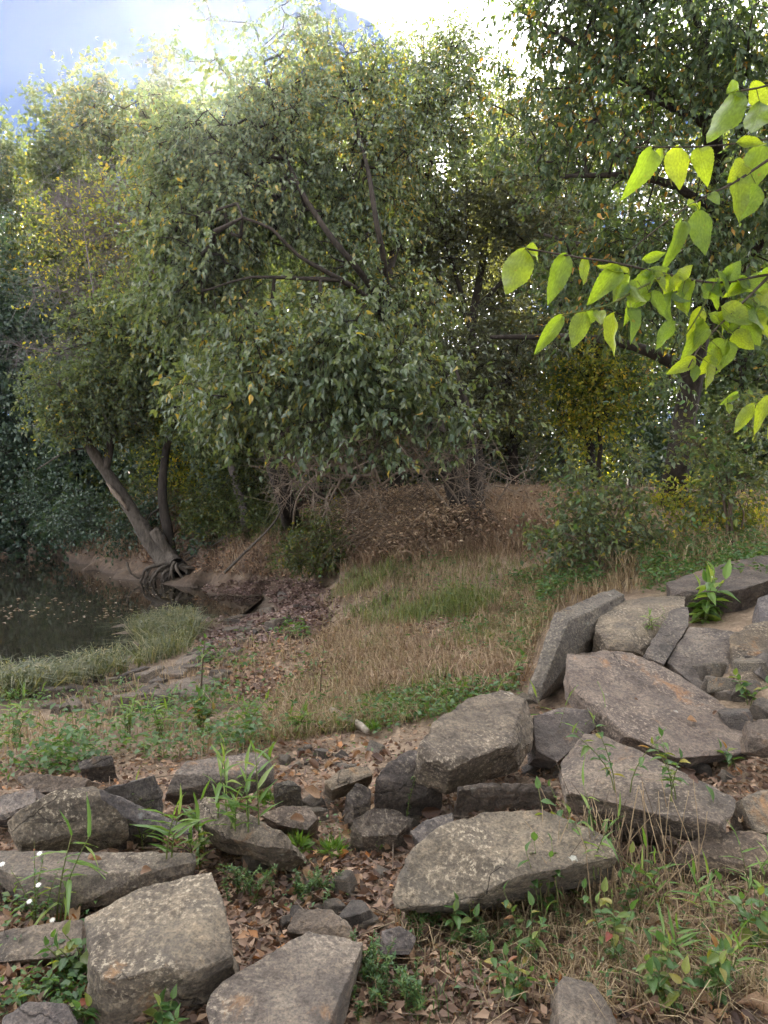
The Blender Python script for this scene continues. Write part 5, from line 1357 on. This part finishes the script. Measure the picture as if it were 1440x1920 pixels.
# cane shoots on the rocks, left of centre
for px, py, hh, lab in [(275, 1575, .24, 'cane shoot furthest left of the group, in front of the slate splinter'), (330, 1600, .20, 'short cane shoot bending over the long low slab'), (385, 1600, .24, 'yellowish cane shoot in the middle of the group'),
                        (412, 1540, .26, 'cane shoot in front of the oblong slab, its leaves rising over it'), (445, 1560, .16, 'small cane shoot on the crumbly brown rock'), (470, 1560, .30, 'tallest cane shoot, dark green, right end of the group'), (370, 1632, .22, 'cane shoot growing out of the gap in front of the crumbly rock')]:
    plant('cane_shoot', lab, 'plant', rest(px, py)[0] - [0, 0, .02], hh * 1.15, 2, 10, 'lance', .135, .135, G['cane'], B['green'], lean=.25, up=.75, droop=.1, start=.2, group='cane shoots on the stones')
plant('cane_shoot', 'drooping pale cane grass arching over the long low slab at the lower left', 'plant', g1(105, 1745), .36, 2, 9, 'lance', .16, .11, G['cane'], B['green'], lean=.45, up=.25, droop=.35)
plant('creeping_plant', 'creeping plant with broad toothed leaves at the left of the big tan block', 'plant', g1(130, 1850), .2, 4, 6, 'ovate', .062, .55, G['weed'], B['green'], lean=.5, up=.2)
plant('creeping_plant', 'broad leaved seedling at the very bottom left of the big tan block', 'plant', g1(152, 1935), .1, 3, 6, 'ovate', .06, .5, G['weed'], B['green'], lean=.5, up=.2)
plant('creeping_plant', 'leafy seedling at the bottom edge below the big tan block', 'plant', atz(300, 1950, .0), .1, 4, 6, 'ovate', .06, .5, G['weed'], B['green'], lean=.6, up=.3)
dz = plant('white_aster', 'spindly daisy with tiny white flowers at the left edge', 'flower', g1(65, 1745), .3, 5, 12, 'lance', .03, .22, G['weed'], B['green'], lean=.3, r=.0025)
wm = NT('white_petal'); pb_ = wm.n('BsdfPrincipled', i_Roughness=.6); pb_.inputs['Base Color'].default_value = (.78, .76, .7, 1); wm.l(pb_.outputs[0], wm.o.inputs[0])
for px, py in [(74, 1600), (4, 1620), (72, 1659), (98, 1725), (55, 1690)]:
    c_ = at(px, py, 2.75); a_ = np.linspace(0, 2 * np.pi, 10, endpoint=False)
    n_ = np.array([.1, -.5, .85])
    d_ = np.stack([np.cos(a_), np.sin(a_), .5 * np.sin(a_)], -1)
    part('flower', leaves(np.repeat(c_[None], 10, 0), d_, np.tile(n_, (10, 1)), .012, .005, 4), wm.m, dz)
for px, py, hh, st_, lab in [(742, 1535, .22, 14, 'feathery dark green herb above the orange leaf'), (470, 1690, .18, 12, 'feathery grey green herb behind the big tan block'), (585, 1690, .10, 14, 'feathery herb sprawling over the litter in the gully'), (690, 1850, .16, 16, 'feathery green herb beside the bottom slab'),
                           (760, 1900, .14, 18, 'feathery green herb at the bottom edge, centre'), (640, 1905, .07, 10, 'sprigs of fine green herb in front of the bottom slab'), (800, 1760, .12, 8, 'fine leaved herb at the foot of the domed boulder'), (900, 1800, .12, 10, 'fine leaved herb with reddish tips below the domed boulder')]:
    feathery('feathery_herb', lab, 'plant', g1(px, py), hh, st_, 18, .02, G['herb'], .5, .3, 'feathery herbs between the stones', .04)
for px, py, lab in [(560, 1608, 'bright green tuft of needle leaves at the end of the crumbly rock'), (625, 1612, 'bright tuft of needle leaves in the middle of the gully'), (505, 1520, 'needle leaved tuft behind the tallest cane shoot'), (715, 1600, 'grassy tuft left of the domed boulder'), (700, 1380, 'tuft of green at the head of the gully')]:
    b_ = g1(px, py); root = thing('needle_tuft', lab, 'plant', b_, 'needle tufts')
    n_ = 90; a_ = rdir(n_); a_[:, 2] = np.abs(a_[:, 2]) + .15
    part('foliage', leaves(np.repeat(b_[None], n_, 0) + a_ * .02 + [0, 0, .03], a_, rdir(n_), rng.uniform(.04, .085, n_), .009, 4), G['tuft'], root, 'stuff')

# right foreground: dry stalks, three-leaved weeds, grass
ds = thing('dry_weed', 'clump of dead straw coloured stalks in front of the domed boulder, right side', 'dead plant', g1(1130, 1700))
for k in range(120):
    px, py = rng.normal(1150, 85), rng.normal(1700, 32)
    b_ = g1(px, py)
    q = stem_curve(b_, rng.uniform(.12, .5), rng.uniform(.05, .5), rng.uniform(0, 6.28), 5) + np.cumsum(rng.normal(size=(5, 3)) * .006, 0)
    part('stalk', tube(q, np.linspace(.0028, .0012, 5), 4), B['straw'] if k % 3 else B['brown'], ds)
for px, py, hh in [(1170, 1700, .5), (1030, 1660, .42), (1262, 1640, .42), (1215, 1690, .5)]:
    q = stem_curve(g1(px, py), hh, .12, rng.uniform(0, 6.28), 6)
    part('stalk', tube(q, np.linspace(.0035, .0015, 6), 5), B['straw'], ds)
for px, py, hh, n_, per, L_, lab in [(1020, 1760, .26, 3, 6, .055, 'weed with rounded leaves rising in front of the domed boulder'), (1090, 1690, .3, 3, 7, .055, 'leafy weed growing through the dead stalks'), (1050, 1700, .34, 2, 7, .06, 'taller weed with narrow leaves over the right shoulder of the domed boulder'),
                                     (1130, 1640, .16, 2, 5, .06, 'three leaved weed in the shade under the sloping slab'), (1310, 1660, .12, 2, 5, .065, 'three leaved vine against the shaded rock at the right'), (1160, 1830, .2, 4, 8, .05, 'yellow green seedling at the bottom, right of the pointed stone'),
                                     (1240, 1900, .16, 6, 7, .055, 'spreading light green weed at the bottom edge, right'), (1330, 1890, .14, 5, 7, .055, 'light green leafy weed in the bottom right corner'), (860, 1800, .16, 3, 6, .05, 'weed with a red tinged leaf below the domed boulder'), (990, 1820, .18, 4, 7, .045, 'pale green weed left of the pointed stone'),
                                     (960, 1890, .12, 4, 7, .045, 'small leafy weed at the bottom edge, centre right'), (1410, 1800, .2, 4, 7, .06, 'leafy weed touching the right edge low down'), (1180, 1740, .2, 3, 6, .05, 'weed in the thick of the dead stalks, lower side')]:
    plant('leafy_weed', lab, 'plant', g1(px, py), hh * 1.35, n_ + 1, per + 1, 'ovate', L_, .5, G['weed'], B['green'], lean=.35, r=.0028, up=.2)
for px, py, hh, lab in [(1230, 1720, .3, 'blade leaved grass right of the dead stalks'), (1330, 1760, .26, 'arching blade grass at the lower right'), (1400, 1720, .28, 'long bladed grass near the right edge'), (1270, 1830, .2, 'pale bladed grass low in the right corner'), (1380, 1850, .2, 'bladed grass in the bottom right corner'), (1120, 1600, .3, 'narrow grass with long leaves over the domed boulder')]:
    plant('blade_grass', lab, 'grass plant', g1(px, py) if py > 1610 else rest(px, py)[0] - [0, 0, .1], hh, 3, 7, 'lance', .11, .1, G['cane'], B['green'], lean=.45, up=.55, droop=.2, r=.0022)
gg = Geo()
FG = [(740, 1740), (1000, 1720), (1150, 1650), (1440, 1680), (1900, 1560), (1900, 1920), (700, 1920)]
gg.put(*blades(scatter(FG, 4600, .6, 3, 9, -.1), .16, .004, 1.2, 1))
stuff('straw', 'dry straw strewn under the weeds at the lower right', gg.get(), G['dry_grass'])
gg = Geo(); gg.put(*ground_leaves(scatter(FG, 1300, 1.4, 3.0, 10, .3), .01, .12, .026, .5)); gg.put(*blades(scatter(FG, 380, .8, 3, 13, 0), .12, .004, .7, 2))
gg.put(*ground_leaves(scatter([(0, 1640), (170, 1720), (160, 1920), (0, 1920)], 900, .9, 3.0, 10, .1), .01, .1, .03, .5))
gg.put(*ground_leaves(scatter(GAP, 500, .9, 3.0, 10, .2), .01, .06, .022, .5))
stuff('small_weeds', 'small green weeds in the gaps between the boulders', gg.get(), G['herb'])

# plants among the right stones
pk = plant('pokeweed', 'bright green leafy plant growing out of the rocks at the right', 'plant', rest(1325, 1165)[0] - [0, 0, .08], .48, 7, 10, 'ovate', .19, .36, G['cane'], B['green'], lean=.5, up=.15, droop=.25, r=.006)
plant('slab_weed', 'dusty green sprig hanging over the front of the largest slab', 'plant', rest(1165, 1485)[0], .30, 3, 10, 'ovate', .06, .4, G['weed'], B['green'], lean=.5, r=.003)
plant('slab_weed', 'green sprig lying across the lower edge of the largest slab', 'plant', rest(1255, 1500)[0], .26, 3, 10, 'ovate', .06, .36, G['weed'], B['green'], lean=.6, r=.003)
plant('slab_weed', 'red and green seedling at the right end of the largest slab', 'plant', rest(1370, 1440)[0], .12, 2, 6, 'ovate', .07, .5, G['weed'], B['green'], lean=.5, r=.003)
plant('slab_weed', 'yellow leaved seedling in front of the wide sloping slab at the right', 'plant', atz(1345, 1585, .12), .18, 1, 5, 'ovate', .08, .6, G['weed'], B['green'], lean=.2, r=.003)
plant('slab_weed', 'leafy sprig at the right edge beside the square stone', 'plant', rest(1405, 1320)[0], .22, 3, 7, 'ovate', .07, .5, G['weed'], B['green'], lean=.5, r=.003)
plant('slab_weed', 'little grass tuft in the hollow of the pale boulder', 'plant', rest(1225, 1180)[0], .14, 4, 6, 'lance', .08, .16, G['cane'], B['green'], lean=.6, r=.003)
plant('slab_weed', 'yellow green seedling left of the tall block', 'plant', g1(965, 1290), .3, 3, 8, 'ovate', .07, .5, G['weed'], B['green'], lean=.4, r=.003)
plant('sea_oats', 'arching grass with flat brown seed heads in front of the tilted brown rock', 'grass plant', rest(1040, 1440)[0], .42, 4, 6, 'lance', .14, .1, G['cane'], B['green'], lean=.7, up=.35, r=.002)

# middle distance saplings and shrubs
plant('sapling', 'thin sapling with a few yellow green leaves, standing left of centre', 'sapling', g1(378, 1330), .62, 1, 13, 'ovate', .085, .62, G['weed'], B['brown'], lean=.08, r=.010, start=.45)
plant('leafy_weed', 'dark green leafy weed round the foot of the thin sapling', 'plant', g1(380, 1370), .28, 9, 9, 'ovate', .075, .5, G['weed'], B['green'], lean=.5)
for px, py, hh, lab in [(300, 1390, .34, 'tall grassy weed left of the thin sapling'), (240, 1380, .3, 'grassy weed behind the wedge rock'), (20, 1400, .4, 'long grass blades at the left edge behind the stones'), (560, 1380, .22, 'leafy weed behind the right end of the oblong slab'), (470, 1370, .26, 'leafy weed just right of the thin sapling')]:
    plant('grassy_weed', lab, 'plant', g1(px, py), hh, 6, 9, 'lance', .12, .13, G['cane'], B['green'], lean=.5, up=.5, droop=.2)
plant('broad_leaf', 'single big pale green leaf standing behind the oblong slab', 'plant', g1(505, 1430), .05, 1, 2, 'ovate', .19, .3, G['cane'], B['green'], lean=.2, up=.5)
ds = thing('dead_stalk', 'thin dark dead stalk standing on the slope in the centre', 'dead plant', g1(605, 1330))
q = stem_curve(g1(600, 1330), .62, .08, .5, 7); part('stem', tube(q, np.linspace(.005, .002, 7), 5), B['brown'], ds)
part('seed_heads', ground_leaves(np.repeat(q[3:5], 8, 0), -.05, .05, .05, .4, 1), G['litter'], ds, 'stuff')

def shrub(name, label, px, py, blobs, leafm, single, bark, size, n, nstem=5, Y=None, bare=0.0, aspect=.55, L=.3, near=120):
    b_ = g1(px, py)
    limbs = []
    for k in range(nstem):
        e = blob(*blobs[k % len(blobs)], 1)[0]
        limbs.append((np.array([b_ + rng.normal(size=3) * [.06, .06, 0], b_ * .5 + e * .5 + [rng.normal() * .08, 0, .1], e]), .018, .006, 'stem'))
    return make_tree(name, label, 'shrub', limbs, blobs, bark, leafm, n_per=n, ns=3, nl=8, L=L, size=size, aspect=aspect, droop=.1, tpl=5, near=near, near_mat=single, step=.12, limb_sides=6, tip_r=.003, bare=bare, face=.8)
shrub('shrub', 'grey green shrub with upright leafy shoots behind the stones at the right', 1130, 1075,
      [(1110, 960, 70, 60, 9.2, .45), (1150, 1010, 90, 50, 9.0, .5), (1075, 900, 35, 40, 9.3, .25), (1185, 930, 30, 60, 9.1, .25), (1190, 870, 18, 50, 9.1, .15), (1060, 1010, 60, 40, 9.0, .4)], G['willow'], G['weed'], B['brown'], .075, 34, 8)
shrub('shrub', 'airy sapling shrub with horizontal sprays near the right edge', 1370, 1040,
      [(1350, 840, 60, 20, 8.6, .3), (1400, 780, 60, 30, 8.6, .3), (1390, 880, 60, 25, 8.6, .3), (1310, 830, 50, 16, 8.6, .25), (1350, 930, 60, 25, 8.8, .3)], G['willow'], G['weed'], B['brown'], .075, 22, 6)
shrub('shrub', 'yellowish low shrub under the dark right trunk', 1300, 990,
      [(1290, 930, 60, 30, 9.5, .4), (1380, 950, 60, 40, 9.3, .4), (1330, 960, 70, 30, 9.2, .4)], G['gold'], G['weed'], B['brown'], .07, 26, 6, near=60)
shrub('shrub', 'green weedy bush on the foot of the bank left of the bramble mound', 600, 1060,
      [(590, 1010, 50, 45, 13.6, .5), (560, 1040, 40, 35, 14, .4), (630, 1030, 40, 40, 13.4, .4)], G['oak'], G['weed'], B['brown'], .07, 50, 6, near=40)
shrub('shrub', 'dark bush beside the leaning trunk on the pond bank', 200, 1010,
      [(150, 960, 60, 40, 21.5, .8), (220, 1000, 40, 25, 20.6, .6), (90, 930, 60, 35, 24, .8), (130, 985, 70, 25, 23, .7), (265, 965, 50, 40, 20.5, .6)], G['cedar'], G['weed'], B['dark'], .11, 60, 6, near=0, L=.5)
shrub('shrub', 'dull green bush on the bank between the slim stem and the twin stems', 430, 1000,
      [(400, 960, 60, 40, 18.6, .6), (470, 970, 60, 35, 17.6, .6), (440, 920, 60, 30, 18.8, .6)], G['oak'], G['weed'], B['dark'], .09, 70, 6, near=0, L=.4)

# ------------------------------------------------------------------ bough hanging in from the right, close to the camera
br = thing('overhanging_branch', 'leafy branch hanging in close from the right edge, its leaves lit through', 'branch', at(1500, 505, 1.55))
YB = 1.5
TW = []
def twig(pts, r0, r1):
    q = resample(np.array([at(*p_) for p_ in pts]), .02)
    TW.append(resample(q[::2], .006))
    part('twig', tube(q, np.linspace(r0, r1, len(q)), 6, .1), B['grey'] if r0 > .003 else B['green'], br, smooth=True)
twig([(2580, 560, 1.75), (2100, 520, 1.68), (1560, 500, 1.6), (1440, 515, 1.55), (1340, 530, 1.52), (1240, 512, 1.5), (1150, 492, 1.48), (1080, 482, 1.46), (985, 466, 1.44)], .0055, .0018)
twig([(1250, 515, 1.5), (1190, 545, 1.46), (1140, 572, 1.44), (1050, 592, 1.42)], .003, .0012)
twig([(1440, 300, 1.6), (1380, 340, 1.56), (1320, 370, 1.53), (1270, 400, 1.5), (1180, 470, 1.5)], .0032, .0012)
twig([(2580, 330, 1.75), (2100, 260, 1.68), (1560, 240, 1.7), (1430, 262, 1.65), (1330, 274, 1.62), (1225, 276, 1.6), (1190, 276, 1.6)], .004, .0014)
twig([(2580, 330, 1.75), (2100, 140, 1.68), (1560, 120, 1.6), (1440, 160, 1.55), (1390, 170, 1.54)], .0035, .002)
twig([(1440, 520, 1.55), (1390, 570, 1.5), (1320, 640, 1.48), (1290, 690, 1.47)], .0032, .0012)
twig([(1340, 530, 1.52), (1310, 590, 1.5), (1270, 650, 1.49)], .0025, .001)
twig([(2580, 560, 1.75), (2100, 740, 1.68), (1560, 720, 1.6), (1440, 740, 1.55), (1390, 740, 1.54), (1340, 745, 1.54)], .003, .001)
q = resample(np.array([(2.35, 1.75, float(gz(2.35, 1.75)) - .1), (2.32, 1.78, .8), (2.30, 1.74, 1.6), (2.33, 1.76, 2.5), (2.25, 1.7, 3.6)]), .1)
part('stem', tube(q, np.linspace(.045, .02, len(q)), 9, .12), B['grey'], br, smooth=True)
HL = [(1385, 168, 1333, 280, 62), (1350, 178, 1395, 165, 40), (1440, 165, 1405, 195, 60), (1425, 190, 1412, 262, 52), (1222, 278, 1184, 368, 46), (1240, 277, 1237, 309, 22), (1272, 272, 1268, 360, 50), (1310, 278, 1328, 336, 44), (1380, 268, 1432, 276, 26),
      (1430, 270, 1404, 362, 56), (1395, 305, 1376, 332, 40), (1382, 330, 1376, 420, 42), (1312, 392, 1318, 480, 46), (1278, 412, 1256, 502, 30), (1440, 375, 1398, 442, 46), (1445, 430, 1425, 472, 40), (1290, 388, 1318, 372, 20), (1330, 362, 1348, 388, 22),
      (985, 466, 948, 560, 60), (985, 466, 1022, 482, 30), (1062, 474, 1024, 572, 42), (1098, 480, 1093, 536, 20), (1164, 502, 1106, 562, 44), (1180, 512, 1116, 508, 22), (1196, 524, 1170, 582, 28), (1220, 512, 1172, 588, 38), (1204, 488, 1242, 474, 22), (1255, 505, 1195, 520, 28), (1235, 515, 1262, 560, 30),
      (1056, 590, 1002, 665, 30), (1098, 582, 1070, 656, 40), (1115, 580, 1098, 612, 26), (1122, 582, 1126, 614, 26), (1152, 585, 1140, 668, 38), (1176, 576, 1202, 630, 38), (1318, 598, 1292, 650, 46), (1250, 590, 1205, 640, 34), (1330, 615, 1276, 668, 34), (1352, 575, 1402, 612, 50), (1410, 560, 1418, 628, 52),
      (1362, 640, 1328, 682, 42), (1305, 672, 1246, 702, 28), (1308, 685, 1298, 718, 20), (1352, 676, 1330, 716, 32), (1350, 690, 1334, 748, 22), (1368, 668, 1362, 716, 38), (1386, 660, 1392, 716, 38), (1408, 596, 1446, 645, 44), (1386, 636, 1424, 662, 40), (1384, 738, 1358, 754, 16), (1364, 756, 1364, 780, 17),
      (1415, 756, 1372, 815, 26), (1450, 745, 1410, 798, 30), (1450, 760, 1426, 822, 34), (1440, 515, 1396, 548, 40), (1400, 520, 1366, 556, 36), (1380, 525, 1420, 560, 40), (1345, 530, 1310, 562, 36), (1300, 525, 1276, 574, 34), (1320, 528, 1350, 560, 34), (1270, 520, 1300, 500, 30), (1360, 522, 1392, 492, 34), (1420, 516, 1452, 486, 40),
      (1290, 520, 1240, 545, 34), (1430, 590, 1400, 560, 34), (1440, 610, 1410, 590, 40), (1410, 620, 1440, 660, 40), (1340, 590, 1372, 622, 36), (1220, 545, 1240, 596, 30), (1450, 540, 1420, 590, 44)]
pos, dd, nn, LL, WW = [], [], [], [], []
for k, (bx, by, tx, ty, w_) in enumerate(HL):
    near_y = YB + .06 * math.sin(k * 2.4) + (.1 if by < 300 else 0)
    a_ = at(bx, by, near_y); b_ = at(tx, ty, near_y + rng.uniform(-.03, .03))
    pos.append(a_); dd.append(b_ - a_); LL.append(np.linalg.norm(b_ - a_) * 1.04)
    WW.append(w_ / F * near_y * 1.05)
    nn.append(unit(np.array([rng.normal() * .45, -1.0 if k % 3 else 1.0, rng.normal() * .35 + .25])))
for k in range(18):
    bx, by = rng.uniform(1170, 1450), rng.uniform(500, 660)
    if by > 520 + (bx - 1150) * .5:
        by = 520 + (bx - 1150) * .4
    a_ = at(bx, by, 1.56 + rng.uniform(-.05, .25)); d_ = np.array([rng.uniform(-.7, .5), rng.uniform(-.3, .3), -rng.uniform(.3, 1)])
    l_ = rng.uniform(.05, .085)
    pos.append(a_); dd.append(d_); LL.append(l_); WW.append(l_ * rng.uniform(.36, .5))
    nn.append(unit(np.array([rng.normal() * .5, -1.0 if k % 3 else 1.0, rng.normal() * .4 + .3])))
pos, dd, nn, LL, WW = map(np.array, (pos, dd, nn, LL, WW))
TW = np.concatenate(TW)
pr_ = lambda a: np.stack([a[:, 0] / a[:, 1], (a[:, 2] - CAM_Z) / a[:, 1]], -1)
near_ = TW[((pr_(pos)[:, None] - pr_(TW)[None]) ** 2).sum(-1).argmin(1)]           # every leaf hangs on the wood by its own stalk
k_ = near_[:, 1] / pos[:, 1]
pos = np.array([0, 0, CAM_Z]) + (pos - [0, 0, CAM_Z]) * k_[:, None]; LL = LL * k_; WW = WW * k_
gap_ = np.linalg.norm(pos - near_, axis=1)
pos = near_ + (pos - near_) * np.minimum(1, .03 / np.maximum(gap_, 1e-6))[:, None]
part('leaf_stalks', sleeves(near_, pos + unit(dd) * .003, np.full(len(pos), .0009), np.full(len(pos), .0007), 5), B['green'], br, 'stuff')
for k, kd in enumerate(('elm', 'elm_b', 'elm_c')):
    single_leaves(br, pos[k::3], dd[k::3], nn[k::3], LL[k::3], WW[k::3], G['hero'], kd)
